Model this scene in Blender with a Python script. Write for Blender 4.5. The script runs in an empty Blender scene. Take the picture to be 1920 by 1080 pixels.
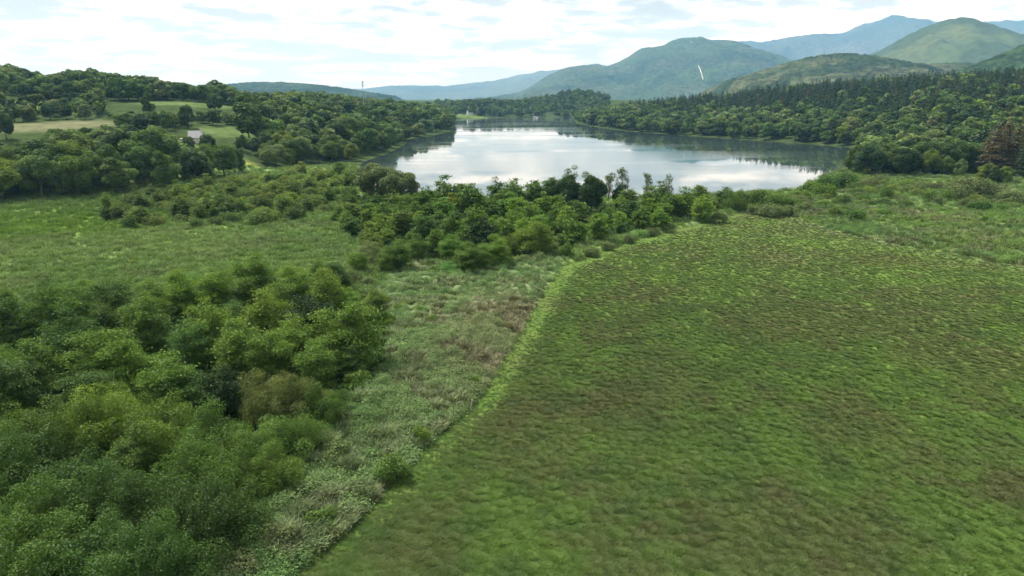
import bpy, math, random
import numpy as np

random.seed(7)
rng = np.random.default_rng(11)
SC = bpy.context.scene
COL = SC.collection

# ------------------------------------------------------------------ camera
CAM_H = 40.0
PITCH = math.radians(15.58)
FPX = 1280.0                       # focal length in pixels of a 1920 wide picture
cam_d = bpy.data.cameras.new('camera')
cam_d.sensor_width = 36.0
cam_d.lens = 24.0
cam_d.clip_start = 0.5
cam_d.clip_end = 60000.0
cam = bpy.data.objects.new('camera', cam_d)
COL.objects.link(cam)
cam.location = (0, 0, CAM_H)
cam.rotation_euler = (math.pi / 2 - PITCH, 0, 0)
SC.camera = cam

# ------------------------------------------------------------------ light
SUN_EL, SUN_AZ = math.radians(56), math.radians(-48)      # azimuth from +Y towards +X
world = bpy.data.worlds.new('World')
SC.world = world
world.use_nodes = True
wn = world.node_tree
wn.nodes.clear()


def node(nt, typ, **kw):
    n = nt.nodes.new(typ)
    for k, v in kw.items():
        if k in n.inputs:
            n.inputs[k].default_value = v
        else:
            setattr(n, k, v)
    return n


def math_n(nt, op, a, b=None, c=None, clamp=False):
    n = nt.nodes.new('ShaderNodeMath')
    n.operation = op
    n.use_clamp = clamp
    for i, v in enumerate((a, b, c)):
        if v is None:
            continue
        if isinstance(v, (int, float)):
            n.inputs[i].default_value = v
        else:
            nt.links.new(v, n.inputs[i])
    return n.outputs[0]


def mix_n(nt, f, a, b, blend='MIX'):
    n = nt.nodes.new('ShaderNodeMix')
    n.data_type = 'RGBA'
    n.blend_type = blend
    for s, v in ((n.inputs[0], f), (n.inputs[6], a), (n.inputs[7], b)):
        if isinstance(v, (int, float)):
            s.default_value = v
        elif isinstance(v, tuple):
            s.default_value = v if len(v) == 4 else (*v, 1)
        else:
            nt.links.new(v, s)
    return n.outputs[2]


def ramp_n(nt, f, lo, hi):
    n = nt.nodes.new('ShaderNodeMapRange')
    n.interpolation_type = 'SMOOTHSTEP'
    nt.links.new(f, n.inputs[0])
    n.inputs[1].default_value = lo
    n.inputs[2].default_value = hi
    return n.outputs[0]


sky = node(wn, 'ShaderNodeTexSky')
sky.sky_type = 'NISHITA'
sky.sun_disc = False
sky.sun_elevation = SUN_EL
sky.sun_rotation = SUN_AZ
tc = node(wn, 'ShaderNodeTexCoord')
sx = node(wn, 'ShaderNodeSeparateXYZ')
wn.links.new(tc.outputs['Generated'], sx.inputs[0])
zz = math_n(wn, 'ADD', math_n(wn, 'MAXIMUM', sx.outputs[2], 0.0), 0.11)
cx = node(wn, 'ShaderNodeCombineXYZ')
wn.links.new(math_n(wn, 'DIVIDE', sx.outputs[0], zz), cx.inputs[0])
wn.links.new(math_n(wn, 'DIVIDE', sx.outputs[1], zz), cx.inputs[1])
cl1 = node(wn, 'ShaderNodeTexNoise', Scale=0.75, Detail=9.0, Roughness=0.58, Distortion=0.35)
wn.links.new(cx.outputs[0], cl1.inputs['Vector'])
cl2 = node(wn, 'ShaderNodeTexNoise', Scale=2.1, Detail=8.0, Roughness=0.6)
wn.links.new(cx.outputs[0], cl2.inputs['Vector'])
white = mix_n(wn, ramp_n(wn, cl2.outputs[0], 0.40, 0.60), (2.75, 2.84, 2.94), (7.8, 7.85, 7.9))
gap = ramp_n(wn, cl1.outputs[0], 0.40, 0.54)
thin = mix_n(wn, 0.93, sky.outputs[0], (2.3, 2.38, 2.46))
skyc = mix_n(wn, gap, thin, white)
# towards the horizon the cloud deck closes into pale haze
low = ramp_n(wn, sx.outputs[2], -0.02, 0.09)
skyc = mix_n(wn, low, (3.2, 3.32, 3.38), skyc)
bg = node(wn, 'ShaderNodeBackground', Strength=0.12)
wn.links.new(skyc, bg.inputs[0])
wo = node(wn, 'ShaderNodeOutputWorld')
wn.links.new(bg.outputs[0], wo.inputs[0])

sun_d = bpy.data.lights.new('sun', 'SUN')
sun_d.energy = 4.4
sun_d.angle = math.radians(14)
sun_d.color = (1.0, 0.97, 0.91)
sun = bpy.data.objects.new('sun', sun_d)
COL.objects.link(sun)
sun.rotation_euler = (math.pi / 2 - SUN_EL, 0, math.pi - SUN_AZ)
sun.location = (0, 0, 200)

SC.view_settings.view_transform = 'Standard'
SC.view_settings.look = 'None'
SC.view_settings.exposure = 1.0
SC.view_settings.gamma = 1.0
SC.view_settings.use_curve_mapping = False
cy = SC.cycles
cy.max_bounces = 6
cy.diffuse_bounces = 2
cy.glossy_bounces = 2
cy.transmission_bounces = 3
cy.transparent_max_bounces = 4
cy.volume_bounces = 1
cy.use_denoising = True
cy.denoiser = 'OPENIMAGEDENOISE'
cy.caustics_reflective = False
cy.caustics_refractive = False

# ------------------------------------------------------------------ geometry of the view (used only to measure positions from the photo)
CP, SP = math.cos(PITCH), math.sin(PITCH)


def at(px, py, z=0.0):
    """ground position (x, y) of a point of height z seen at photo pixel px, py"""
    u, v = (px - 960) / FPX, (540 - py) / FPX
    t = (CAM_H - z) / (SP - v * CP)
    return t * u, t * (CP + v * SP)


def colx(px, Y, h=0.0):
    """x of photo column px at distance Y and height h"""
    depth = Y * CP + (CAM_H - h) * SP
    return (px - 960) / FPX * depth


def project(x, y, z):
    x, y, z = np.asarray(x, float), np.asarray(y, float), np.asarray(z, float)
    d = y * CP + (CAM_H - z) * SP
    up = y * SP - (CAM_H - z) * CP
    return 960 + FPX * x / d, 540 - FPX * up / d, d


def height_for(py, Y):
    v = (540 - py) / FPX
    return CAM_H + Y * (-SP + v * CP) / (CP + v * SP)


# ------------------------------------------------------------------ numpy noise
def _hash(ix, iy, s):
    n = (ix.astype(np.int64) * 374761393 + iy.astype(np.int64) * 668265263 + s * 974711) & 0x7fffffff
    n = (n ^ (n >> 13)) * 1274126177 & 0x7fffffff
    n = (n ^ (n >> 16)) * 668265263 & 0x7fffffff
    return ((n ^ (n >> 15)) & 0xffff) / 65535.0


def vnoise(x, y, s=0):
    ix, iy = np.floor(x), np.floor(y)
    fx, fy = x - ix, y - iy
    fx, fy = fx * fx * (3 - 2 * fx), fy * fy * (3 - 2 * fy)
    a, b = _hash(ix, iy, s), _hash(ix + 1, iy, s)
    c, d = _hash(ix, iy + 1, s), _hash(ix + 1, iy + 1, s)
    return (a * (1 - fx) + b * fx) * (1 - fy) + (c * (1 - fx) + d * fx) * fy


def fbm(x, y, s=0, o=4, g=0.5):
    r, a, t = 0, 1.0, 0
    c, sn = math.cos(0.6), math.sin(0.6)
    for i in range(o):
        r = r + a * vnoise(x, y, s + i * 17)
        t += a
        x, y = (x * c - y * sn) * 2.03, (x * sn + y * c) * 2.03
        a *= g
    return r / t


def cells(x, y, s=0):
    """distance to the nearest jittered lattice point, and that cell's random number"""
    ix, iy = np.floor(x), np.floor(y)
    best = np.full(x.shape, 9.0)
    rid = np.zeros(x.shape)
    for dx in (-1, 0, 1):
        for dy in (-1, 0, 1):
            gx, gy = ix + dx, iy + dy
            qx = gx + 0.1 + 0.8 * _hash(gx, gy, s)
            qy = gy + 0.1 + 0.8 * _hash(gx, gy, s + 5)
            d = np.hypot(qx - x, qy - y)
            m = d < best
            best = np.where(m, d, best)
            rid = np.where(m, _hash(gx, gy, s + 9), rid)
    return best, rid


def sstep(a, b, x):
    t = np.clip((x - a) / (b - a), 0, 1)
    return t * t * (3 - 2 * t)


def inside(poly, x, y):
    p = np.asarray(poly)
    r = np.zeros(np.shape(x), bool)
    for (x0, y0), (x1, y1) in zip(p, np.roll(p, -1, 0)):
        if y0 == y1:
            continue
        c = ((y0 > y) != (y1 > y)) & (x < (x1 - x0) * (y - y0) / (y1 - y0) + x0)
        r ^= c
    return r


def dist_line(pts, x, y, closed=False):
    p = np.asarray(pts, float)
    q = np.roll(p, -1, 0) if closed else p[1:]
    r = np.full(np.shape(x), 1e9)
    for (x0, y0), (x1, y1) in zip(p if closed else p[:-1], q):
        dx, dy = x1 - x0, y1 - y0
        t = np.clip(((x - x0) * dx + (y - y0) * dy) / (dx * dx + dy * dy + 1e-9), 0, 1)
        r = np.minimum(r, np.hypot(x - x0 - t * dx, y - y0 - t * dy))
    return r


# ------------------------------------------------------------------ the lie of the land
LAKE = np.array([at(*p) for p in [
    (664, 318), (690, 352), (780, 368), (900, 376), (1000, 374), (1145, 373), (1250, 372), (1370, 366), (1500, 358),
    (1515, 344), (1560, 324), (1612, 302), (1650, 287), (1600, 276), (1500, 268), (1400, 262), (1300, 255), (1180, 246),
    (1110, 237), (1082, 231.5), (1078, 224), (1076, 219.5), (960, 220), (885, 222), (852, 223.5), (848, 232), (846, 246),
    (800, 256), (766, 260), (757, 270), (725, 287), (676, 303)]])

CTRL = []
for Y in (30, 90, 150, 210, 250):
    for px in (-900, -300, 200, 700, 1200, 1700, 2300, 2900):
        CTRL.append((px, Y, 0))
for px, py in [(-150, 392), (0, 385), (130, 375), (260, 365), (340, 360), (420, 335), (500, 318), (580, 305), (683, 302),
               (1300, 262), (1560, 292), (1700, 340), (1800, 345), (1920, 385), (1640, 300), (1400, 268), (1180, 248),
               (-400, 398), (2400, 400), (960, 300), (1200, 290), (960, 240), (1050, 225), (880, 224)]:
    X, Y = at(px, py)
    CTRL.append((960 + X * FPX / (Y * CP + CAM_H * SP), Y, 0))
CTRL += [(0, 330, 8), (90, 400, 20), (0, 420, 22), (180, 400, 17), (90, 520, 26), (-300, 420, 30), (365, 430, 16), (365, 330, 3),
         (300, 500, 22), (340, 560, 32), (340, 620, 38), (480, 600, 31), (560, 500, 16), (0, 680, 54), (200, 700, 49), (420, 700, 35),
         (-400, 700, 65), (560, 800, 29), (700, 900, 20), (850, 1000, 7), (640, 600, 13), (700, 620, 5), (760, 830, 4), (200, 1000, 45),
         (500, 1100, 28), (-400, 1100, 60), (700, 1300, 18), (800, 1400, 7), (510, 560, 24),
         (1300, 950, 10), (1300, 1150, 29), (1500, 700, 6), (1500, 900, 30), (1500, 1050, 46), (1700, 600, 14), (1700, 800, 38),
         (1700, 1000, 56), (1900, 400, 4), (1900, 500, 15), (1900, 700, 38), (1900, 950, 61), (2300, 500, 35), (2300, 900, 72),
         (1150, 1300, 13), (1100, 1450, 8), (1640, 480, 3), (1900, 1300, 50), (1500, 1500, 35), (1300, 1600, 25),
         (890, 1700, 27), (840, 1700, 16), (1080, 1900, 54), (1010, 1900, 24), (1000, 1750, 22), (960, 1550, 6), (1160, 1900, 30),
         (700, 2000, 22), (400, 2000, 36), (1300, 2200, 30), (0, 2200, 60), (1900, 2200, 60),
         (-600, 4000, 20), (400, 4000, 20), (960, 4000, 20), (1500, 4000, 20), (2500, 4000, 20), (960, 9000, 20), (-600, 9000, 20),
         (2600, 9000, 20), (-600, 14000, 20), (960, 14000, 20), (2600, 14000, 20)]
CX = np.array([(colx(px, Y, h), Y, h) for px, Y, h in CTRL])
EXTRA = np.array([(x, y, 0) for x in (-900, -300, 300, 900) for y in (-200, -900)], float)
CX = np.vstack([CX, EXTRA])
_d = np.hypot(CX[:, None, 0] - CX[None, :, 0], CX[:, None, 1] - CX[None, :, 1])
_W = np.linalg.solve(-np.sqrt(_d ** 2 + 30 ** 2) + np.eye(len(CX)) * 6, CX[:, 2])


def terrain(x, y):
    x = np.atleast_1d(np.asarray(x, float))
    y = np.atleast_1d(np.asarray(y, float))
    h = np.zeros(x.shape)
    for i in range(0, x.size, 20000):
        s = slice(i, i + 20000)
        d = np.hypot(x[s, None] - CX[None, :, 0], y[s, None] - CX[None, :, 1])
        h[s] = -np.sqrt(d * d + 900) @ _W
    h = np.clip(h - 0.6, 0, None)
    h = h * sstep(0.0, 3.0, h)
    h = np.where(np.hypot(x, y) > 14500, 20, h)
    h += (fbm(x / 90, y / 90, 3) - 0.5) * np.clip(h * 0.25, 0, 6)
    near = (np.abs(x) < 1200) & (y > 150) & (y < 1700)
    if near.any():
        dl = dist_line(LAKE, x[near], y[near], True)
        ins = inside(LAKE, x[near], y[near])
        hn = h[near]
        hn = np.where(ins, -np.minimum(3.0, 0.2 * dl), hn * sstep(0, 30, dl))
        h[near] = hn
    return h


def ground_at(x, y):
    return float(terrain(x, y)[0])


# ------------------------------------------------------------------ mesh helpers
def make_mesh(name, V, F, mats, attrs=None, smooth=False, mat_idx=None):
    me = bpy.data.meshes.new(name)
    V = np.asarray(V, np.float32)
    F = np.asarray(F, np.int32)
    me.vertices.add(len(V))
    me.vertices.foreach_set('co', V.ravel())
    me.loops.add(F.size)
    me.loops.foreach_set('vertex_index', F.ravel())
    me.polygons.add(len(F))
    me.polygons.foreach_set('loop_start', np.arange(len(F), dtype=np.int32) * F.shape[1])
    if smooth:
        me.polygons.foreach_set('use_smooth', np.ones(len(F), bool))
    for m in (mats if isinstance(mats, (list, tuple)) else [mats]):
        me.materials.append(m)
    if mat_idx is not None:
        me.polygons.foreach_set('material_index', np.asarray(mat_idx, np.int32))
    for k, v in (attrs or {}).items():
        v = np.asarray(v, np.float32)
        if v.ndim == 1:
            a = me.attributes.new(k, 'FLOAT', 'POINT')
            a.data.foreach_set('value', v)
        else:
            a = me.attributes.new(k, 'FLOAT_COLOR', 'POINT')
            if v.shape[1] == 3:
                v = np.hstack([v, np.ones((len(v), 1), np.float32)])
            a.data.foreach_set('color', v.ravel())
    me.update(calc_edges=True)
    return me


def link(name, me, parent=None, **props):
    o = bpy.data.objects.new(name, me)
    COL.objects.link(o)
    if parent:
        o.parent = parent
    for k, v in props.items():
        o[k] = v
    return o


def thing(name, label, cat, loc, rotz=0.0, group=None):
    o = bpy.data.objects.new(name, None)
    o.empty_display_size = 0.5
    COL.objects.link(o)
    o.location = loc
    o.rotation_euler = (0, 0, rotz)
    o['label'] = label
    o['category'] = cat
    if group:
        o['group'] = group
    return o


class MB:
    """collects boxes, tubes and free polygons as one mesh"""

    def __init__(self):
        self.V, self.F = [], []

    def poly(self, pts):
        i = len(self.V)
        self.V += [tuple(p) for p in pts]
        self.F.append(tuple(range(i, i + len(pts))))

    def box(self, c, s):
        x, y, z = c
        a, b, d = s[0] / 2, s[1] / 2, s[2] / 2
        i = len(self.V)
        self.V += [(x + p * a, y + q * b, z + r * d) for r in (-1, 1) for p, q in ((-1, -1), (1, -1), (1, 1), (-1, 1))]
        self.F += [(i, i + 3, i + 2, i + 1), (i + 4, i + 5, i + 6, i + 7)] + [
            (i + k, i + (k + 1) % 4, i + 4 + (k + 1) % 4, i + 4 + k) for k in range(4)]

    def tube(self, pts, rad, n=6):
        pts = [np.array(p, float) for p in pts]
        i0 = len(self.V)
        for k, p in enumerate(pts):
            d = pts[min(k + 1, len(pts) - 1)] - pts[max(k - 1, 0)]
            d /= np.linalg.norm(d) + 1e-9
            a = np.cross(d, (0, 1, 0.3))
            a /= np.linalg.norm(a) + 1e-9
            b = np.cross(d, a)
            for j in range(n):
                t = 2 * math.pi * j / n
                self.V.append(tuple(p + rad[k] * (math.cos(t) * a + math.sin(t) * b)))
        for k in range(len(pts) - 1):
            for j in range(n):
                a, b = i0 + k * n + j, i0 + k * n + (j + 1) % n
                self.F.append((a, b, b + n, a + n))
        self.F.append(tuple(i0 + j for j in range(n))[::-1])
        self.F.append(tuple(i0 + (len(pts) - 1) * n + j for j in range(n)))

    def mesh(self, name, mat, smooth=False):
        me = bpy.data.meshes.new(name)
        me.from_pydata(self.V, [], self.F)
        me.materials.append(mat)
        if smooth:
            me.polygons.foreach_set('use_smooth', np.ones(len(me.polygons), bool))
        me.update()
        return me


# ------------------------------------------------------------------ materials
def new_mat(name):
    m = bpy.data.materials.new(name)
    m.use_nodes = True
    m.node_tree.nodes.clear()
    return m, m.node_tree


def leaf_material(name, source, transl=0.3, gloss=0.012):
    """leaf surfaces: base tint from the object (or from an attribute) varied leaf by leaf"""
    m, nt = new_mat(name)
    if source == 'object':
        oi = node(nt, 'ShaderNodeObjectInfo')
        base = oi.outputs['Color']
    elif source == 'instancer':
        a = node(nt, 'ShaderNodeAttribute', attribute_type='INSTANCER', attribute_name='tint')
        base = a.outputs['Color']
    else:
        a = node(nt, 'ShaderNodeAttribute', attribute_type='GEOMETRY', attribute_name='tint')
        base = a.outputs['Color']
    base = mix_n(nt, 1.0, base, (0.97, 1.02, 1.0) if source == 'instancer' else (1.02, 1.05, 0.78), 'MULTIPLY')
    t = node(nt, 'ShaderNodeAttribute', attribute_type='GEOMETRY', attribute_name='tone')
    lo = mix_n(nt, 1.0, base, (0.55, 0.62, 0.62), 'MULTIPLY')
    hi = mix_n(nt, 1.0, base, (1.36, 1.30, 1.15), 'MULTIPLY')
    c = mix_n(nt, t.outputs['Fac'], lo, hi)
    d = node(nt, 'ShaderNodeBsdfDiffuse')
    nt.links.new(c, d.inputs[0])
    tr = node(nt, 'ShaderNodeBsdfTranslucent')
    nt.links.new(mix_n(nt, 1.0, c, (1.25, 1.2, 0.55), 'MULTIPLY'), tr.inputs[0])
    mx = node(nt, 'ShaderNodeMixShader')
    mx.inputs[0].default_value = transl
    nt.links.new(d.outputs[0], mx.inputs[1])
    nt.links.new(tr.outputs[0], mx.inputs[2])
    gl = node(nt, 'ShaderNodeBsdfGlossy', Roughness=0.5)
    mg = node(nt, 'ShaderNodeMixShader')
    mg.inputs[0].default_value = gloss
    nt.links.new(mx.outputs[0], mg.inputs[1])
    nt.links.new(gl.outputs[0], mg.inputs[2])
    o = node(nt, 'ShaderNodeOutputMaterial')
    nt.links.new(mg.outputs[0], o.inputs[0])
    return m


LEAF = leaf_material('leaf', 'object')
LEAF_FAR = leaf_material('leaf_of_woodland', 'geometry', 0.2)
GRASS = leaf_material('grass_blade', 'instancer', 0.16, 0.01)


def tinted_material(name, noise_scale=1.0, amount=0.35, rough=0.95, bump=0.0, bump_scale=1.0, bump_dist=0.3):
    """a surface whose local colour sits in the 'tint' attribute, with fine grain on top"""
    m, nt = new_mat(name)
    a = node(nt, 'ShaderNodeAttribute', attribute_type='GEOMETRY', attribute_name='tint')
    g = node(nt, 'ShaderNodeNewGeometry')
    n = node(nt, 'ShaderNodeTexNoise', Scale=noise_scale, Detail=5.0, Roughness=0.65)
    nt.links.new(g.outputs['Position'], n.inputs['Vector'])
    f = ramp_n(nt, n.outputs[0], 0.3, 0.7)
    k = mix_n(nt, f, (1 - amount,) * 3, (1 + amount,) * 3)
    c = mix_n(nt, 1.0, a.outputs['Color'], k, 'MULTIPLY')
    b = node(nt, 'ShaderNodeBsdfDiffuse')
    nt.links.new(c, b.inputs[0])
    if bump:
        n2 = node(nt, 'ShaderNodeTexNoise', Scale=bump_scale, Detail=4.0, Roughness=0.6)
        nt.links.new(g.outputs['Position'], n2.inputs['Vector'])
        bp = node(nt, 'ShaderNodeBump', Strength=bump, Distance=bump_dist)
        nt.links.new(n2.outputs[0], bp.inputs['Height'])
        nt.links.new(bp.outputs[0], b.inputs['Normal'])
    o = node(nt, 'ShaderNodeOutputMaterial')
    nt.links.new(b.outputs[0], o.inputs[0])
    return m


def plain_material(name, col, rough=0.8, grain=0.2, scale=3.0):
    m, nt = new_mat(name)
    g = node(nt, 'ShaderNodeNewGeometry')
    n = node(nt, 'ShaderNodeTexNoise', Scale=scale, Detail=5.0)
    nt.links.new(g.outputs['Position'], n.inputs['Vector'])
    lo = tuple(c * (1 - grain) for c in col)
    hi = tuple(min(1, c * (1 + grain)) for c in col)
    c = mix_n(nt, n.outputs[0], lo, hi)
    b = node(nt, 'ShaderNodeBsdfPrincipled', Roughness=rough)
    nt.links.new(c, b.inputs['Base Color'])
    o = node(nt, 'ShaderNodeOutputMaterial')
    nt.links.new(b.outputs[0], o.inputs[0])
    return m


BARK = plain_material('bark', (0.075, 0.06, 0.045), 0.9, 0.4, 6)
BARK_PALE = plain_material('pale_bark', (0.34, 0.32, 0.28), 0.9, 0.35, 5)
GROUND = tinted_material('ground', 0.15, 0.25, bump=0.4, bump_scale=0.4, bump_dist=0.5)
SWARD = tinted_material('sward', 2.2, 0.25, bump=0.7, bump_scale=3.0, bump_dist=0.25)
HILLS = tinted_material('hillside', 0.03, 0.6, bump=1.0, bump_scale=0.022, bump_dist=26)
HEATH = tinted_material('grassy_hillside', 0.02, 0.25, bump=0.35, bump_scale=0.02, bump_dist=12)

# water: still, faintly rippled, with wind-roughened bands
WATER, nt = new_mat('lake_water')
g = node(nt, 'ShaderNodeNewGeometry')
mp = node(nt, 'ShaderNodeMapping')
mp.inputs['Scale'].default_value = (0.004, 0.016, 1)
nt.links.new(g.outputs['Position'], mp.inputs[0])
wn1 = node(nt, 'ShaderNodeTexNoise', Scale=1.0, Detail=5.0, Roughness=0.55, Distortion=0.8)
nt.links.new(mp.outputs[0], wn1.inputs['Vector'])
band = ramp_n(nt, wn1.outputs[0], 0.44, 0.58)
rp = node(nt, 'ShaderNodeTexNoise', Scale=0.5, Detail=3.0)
nt.links.new(g.outputs['Position'], rp.inputs['Vector'])
bp = node(nt, 'ShaderNodeBump', Strength=0.02, Distance=0.10)
nt.links.new(rp.outputs[0], bp.inputs['Height'])
b = node(nt, 'ShaderNodeBsdfPrincipled', IOR=1.62)
b.inputs['Base Color'].default_value = (0.030, 0.048, 0.042, 1)
nt.links.new(math_n(nt, 'MULTIPLY_ADD', band, 0.07, 0.015), b.inputs['Roughness'])
nt.links.new(bp.outputs[0], b.inputs['Normal'])
o = node(nt, 'ShaderNodeOutputMaterial')
nt.links.new(b.outputs[0], o.inputs[0])

# ------------------------------------------------------------------ ground sheet
EDGE_PX = [(-350, 2200), (40, 1680), (250, 1400), (400, 1230), (545, 1080), (640, 1000), (740, 902), (820, 812), (882, 766), (925, 700), (962, 640), (1000, 580),
           (1030, 530), (1052, 500), (1085, 488), (1170, 455), (1290, 425), (1390, 398)]
EDGE = [at(*p) for p in EDGE_PX]
FAR_EDGE_PX = [(1390, 398), (1470, 400), (1540, 427), (1650, 456), (1790, 478), (1930, 505), (2300, 570), (2800, 640), (6000, 1000)]
FAR_EDGE = [at(*p) for p in FAR_EDGE_PX]
MEADOW = [at(*p) for p in EDGE_PX + FAR_EDGE_PX[1:] + [(6000, 1700), (2500, 2200)]]
STRIP = EDGE[:14] + [at(*p) for p in [(1078, 470), (1000, 492), (900, 500), (790, 495), (740, 510), (700, 555), (728, 610), (728, 690),
                                    (650, 770), (560, 850), (515, 930), (440, 1000), (330, 1085), (150, 1250), (60, 1400), (-250, 1680), (-800, 2200)]]
NEAR_WOOD = [at(*p) for p in [(-300, 590), (0, 590), (120, 578), (250, 560), (400, 555), (480, 520), (600, 540), (690, 570), (728, 610),
                              (728, 690), (650, 770), (560, 850), (515, 930), (440, 1000), (330, 1085), (150, 1250), (60, 1400), (-250, 1680), (-1500, 1680), (-900, 900)]]
THICKET = [at(*p) for p in [(700, 486), (640, 440), (620, 405), (660, 375), (800, 374), (1000, 382), (1150, 384), (1280, 380), (1350, 384),
                            (1380, 396), (1290, 420), (1180, 446), (1090, 466), (1000, 488), (880, 498), (780, 494)]]


def mixc(a, b, t):
    t = np.asarray(t)[..., None]
    return np.asarray(a, float) * (1 - t) + np.asarray(b, float) * t


G_MID, G_BRIGHT, G_DARK = (0.084, 0.134, 0.031), (0.103, 0.170, 0.033), (0.049, 0.085, 0.025)
G_BROWN, G_RUST, G_GREY = (0.094, 0.092, 0.040), (0.086, 0.070, 0.038), (0.095, 0.112, 0.060)
G_TAN, G_PALE = (0.235, 0.205, 0.140), (0.130, 0.150, 0.085)


def meadow_colour(x, y):
    a, b2, c = fbm(x / 22, y / 30, 21), fbm(x / 4.5, y / 4.5, 22), fbm(x / 1.6, y / 1.6, 23, 3)
    col = mixc(G_MID, G_BRIGHT, sstep(0.38, 0.68, a * 0.45 + b2 * 0.4 + c * 0.15))
    col = mixc(col, G_BROWN, 0.5 * sstep(0.46, 0.64, fbm(x / 11, y / 14, 25) * 0.7 + c * 0.3))
    col = mixc(col, G_RUST, 0.42 * sstep(0.54, 0.68, fbm(x / 7, y / 7, 26) * 0.7 + fbm(x / 1.4, y / 1.4, 27, 2) * 0.3))
    col = mixc(col, G_DARK, 0.5 * sstep(0.52, 0.7, fbm(x / 3, y / 3, 28)))
    d = dist_line(EDGE, x, y)
    col = mixc(col, (0.070, 0.140, 0.028), 0.35 * (1 - sstep(1.5, 8.0, d + 7 * (b2 - 0.5))) * (0.55 + 0.45 * sstep(0.4, 0.6, a)))
    d2 = dist_line(FAR_EDGE, x, y)
    col = mixc(col, G_PALE, 0.35 * (1 - sstep(1, 7, d2 + 8 * (b2 - 0.5))))
    back = sstep(110, 230, y)
    even = mixc((0.098, 0.146, 0.040), (0.098, 0.112, 0.044), sstep(0.42, 0.62, fbm(x / 16, y / 16, 29)))
    col = mixc(col, even, 0.5 * back)
    return col


def strip_colour(x, y):
    a, c = fbm(x / 6, y / 6, 31), fbm(x / 1.3, y / 1.3, 32, 3)
    col = mixc((0.112, 0.160, 0.068), (0.192, 0.226, 0.120), sstep(0.35, 0.65, a * 0.6 + c * 0.4))
    tx, ty = at(945, 640)
    d = np.hypot((x - tx) / 12, (y - ty) / 28)
    col = mixc(col, G_TAN, 0.8 * (1 - sstep(0.3, 1.5, d + (c - 0.5) * 1.3)))
    d = dist_line([at(600, 1040), at(740, 890), at(860, 720), at(960, 600), at(1030, 510)], x, y)
    col = mixc(col, (0.130, 0.125, 0.072), 0.4 * sstep(0.45, 0.6, fbm(x / 5, y / 7, 33)) * (1 - sstep(4, 14, d)))
    gx, gy = at(850, 512)
    col = mixc(col, (0.070, 0.150, 0.026), 0.85 * (1 - sstep(0.4, 1.1, np.hypot((x - gx) / 8, (y - gy) / 6))))
    return col


def marsh_colour(x, y):
    a, c = fbm(x / 16, y / 16, 41), fbm(x / 1.5, y / 1.5, 42, 3)
    col = mixc((0.122, 0.194, 0.056), (0.172, 0.240, 0.084), sstep(0.35, 0.65, a * 0.6 + c * 0.4))
    col = mixc(col, (0.135, 0.150, 0.085), 0.35 * sstep(0.52, 0.66, fbm(x / 12, y / 9, 43)) * (x < -10))
    gx, gy = at(60, 425)
    col = mixc(col, (0.115, 0.190, 0.030), 0.9 * (1 - sstep(0.5, 1.25, np.hypot((x - gx) / 55, (y - gy) / 32) + (a - 0.5) * 0.8)))
    gx, gy = at(330, 385)
    col = mixc(col, (0.085, 0.145, 0.032), 0.7 * (1 - sstep(0.5, 1.2, np.hypot((x - gx) / 70, (y - gy) / 40))))
    r = (x > 40)
    col = mixc(col, mixc((0.110, 0.160, 0.062), (0.120, 0.172, 0.046), sstep(0.45, 0.6, a)), 0.8 * r)
    col = mixc(col, (0.16, 0.15, 0.095), 0.6 * r * sstep(0.56, 0.66, fbm(x / 14, y / 6, 44)))
    return col


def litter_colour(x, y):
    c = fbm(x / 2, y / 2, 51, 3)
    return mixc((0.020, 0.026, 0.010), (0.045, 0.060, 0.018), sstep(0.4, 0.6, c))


def zone_of(x, y):
    z = np.full(np.shape(x), 3)                 # 3 marsh
    z[inside(THICKET, x, y)] = 2
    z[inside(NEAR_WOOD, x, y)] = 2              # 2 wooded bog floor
    z[inside(STRIP, x, y)] = 1
    z[inside(MEADOW, x, y)] = 0
    return z


def hill_colour(x, y, h):
    col = np.zeros((len(x), 3)) + np.array((0.040, 0.060, 0.022))
    px, py, _ = project(x, np.maximum(y, 30), h)
    lawn = mixc((0.075, 0.112, 0.038), (0.098, 0.132, 0.044), sstep(0.4, 0.6, fbm(x / 25, y / 25, 61)))
    open_land = np.zeros(len(x))
    for (cx_, Yc, rx, ry, c, k) in CLEARINGS:
        X0 = colx(cx_, Yc, 25)
        m = 1 - sstep(0.8, 1.15, np.hypot((x - X0) / rx, (y - Yc) / ry))
        col = mixc(col, lawn if c is None else np.asarray(c) * (0.8 + 0.4 * fbm(x / 9, y / 9, 62))[:, None], k * m)
    return col


# open grass on the wooded slopes: photo column, distance, half sizes, colour
CLEARINGS = [(100, 455, 32, 48, (0.118, 0.124, 0.068), 1.0), (350, 592, 48, 17, (0.082, 0.118, 0.042), 1.0), (418, 470, 20, 18, (0.085, 0.122, 0.042), 1.0),
             (510, 562, 28, 28, (0.085, 0.125, 0.05), 1.0), (430, 385, 14, 24, (0.22, 0.24, 0.06), 1.0), (360, 392, 12, 14, (0.2, 0.22, 0.06), 1.0),
             (60, 560, 30, 18, (0.10, 0.15, 0.04), 1.0), (372, 410, 26, 16, None, 1.0),
             (868, 1455, 50, 50, (0.085, 0.125, 0.042), 1.0), (1052, 1425, 32, 9, (0.36, 0.33, 0.27), 1.0)]


def in_clearing(x, y, grow=0.0):
    m = np.zeros(np.shape(x), bool)
    for (c, Yc, rx, ry, *_r) in CLEARINGS:
        m |= np.hypot((x - colx(c, Yc, 25)) / (rx + grow), (y - Yc) / (ry + grow)) < 1
    return m


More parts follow.
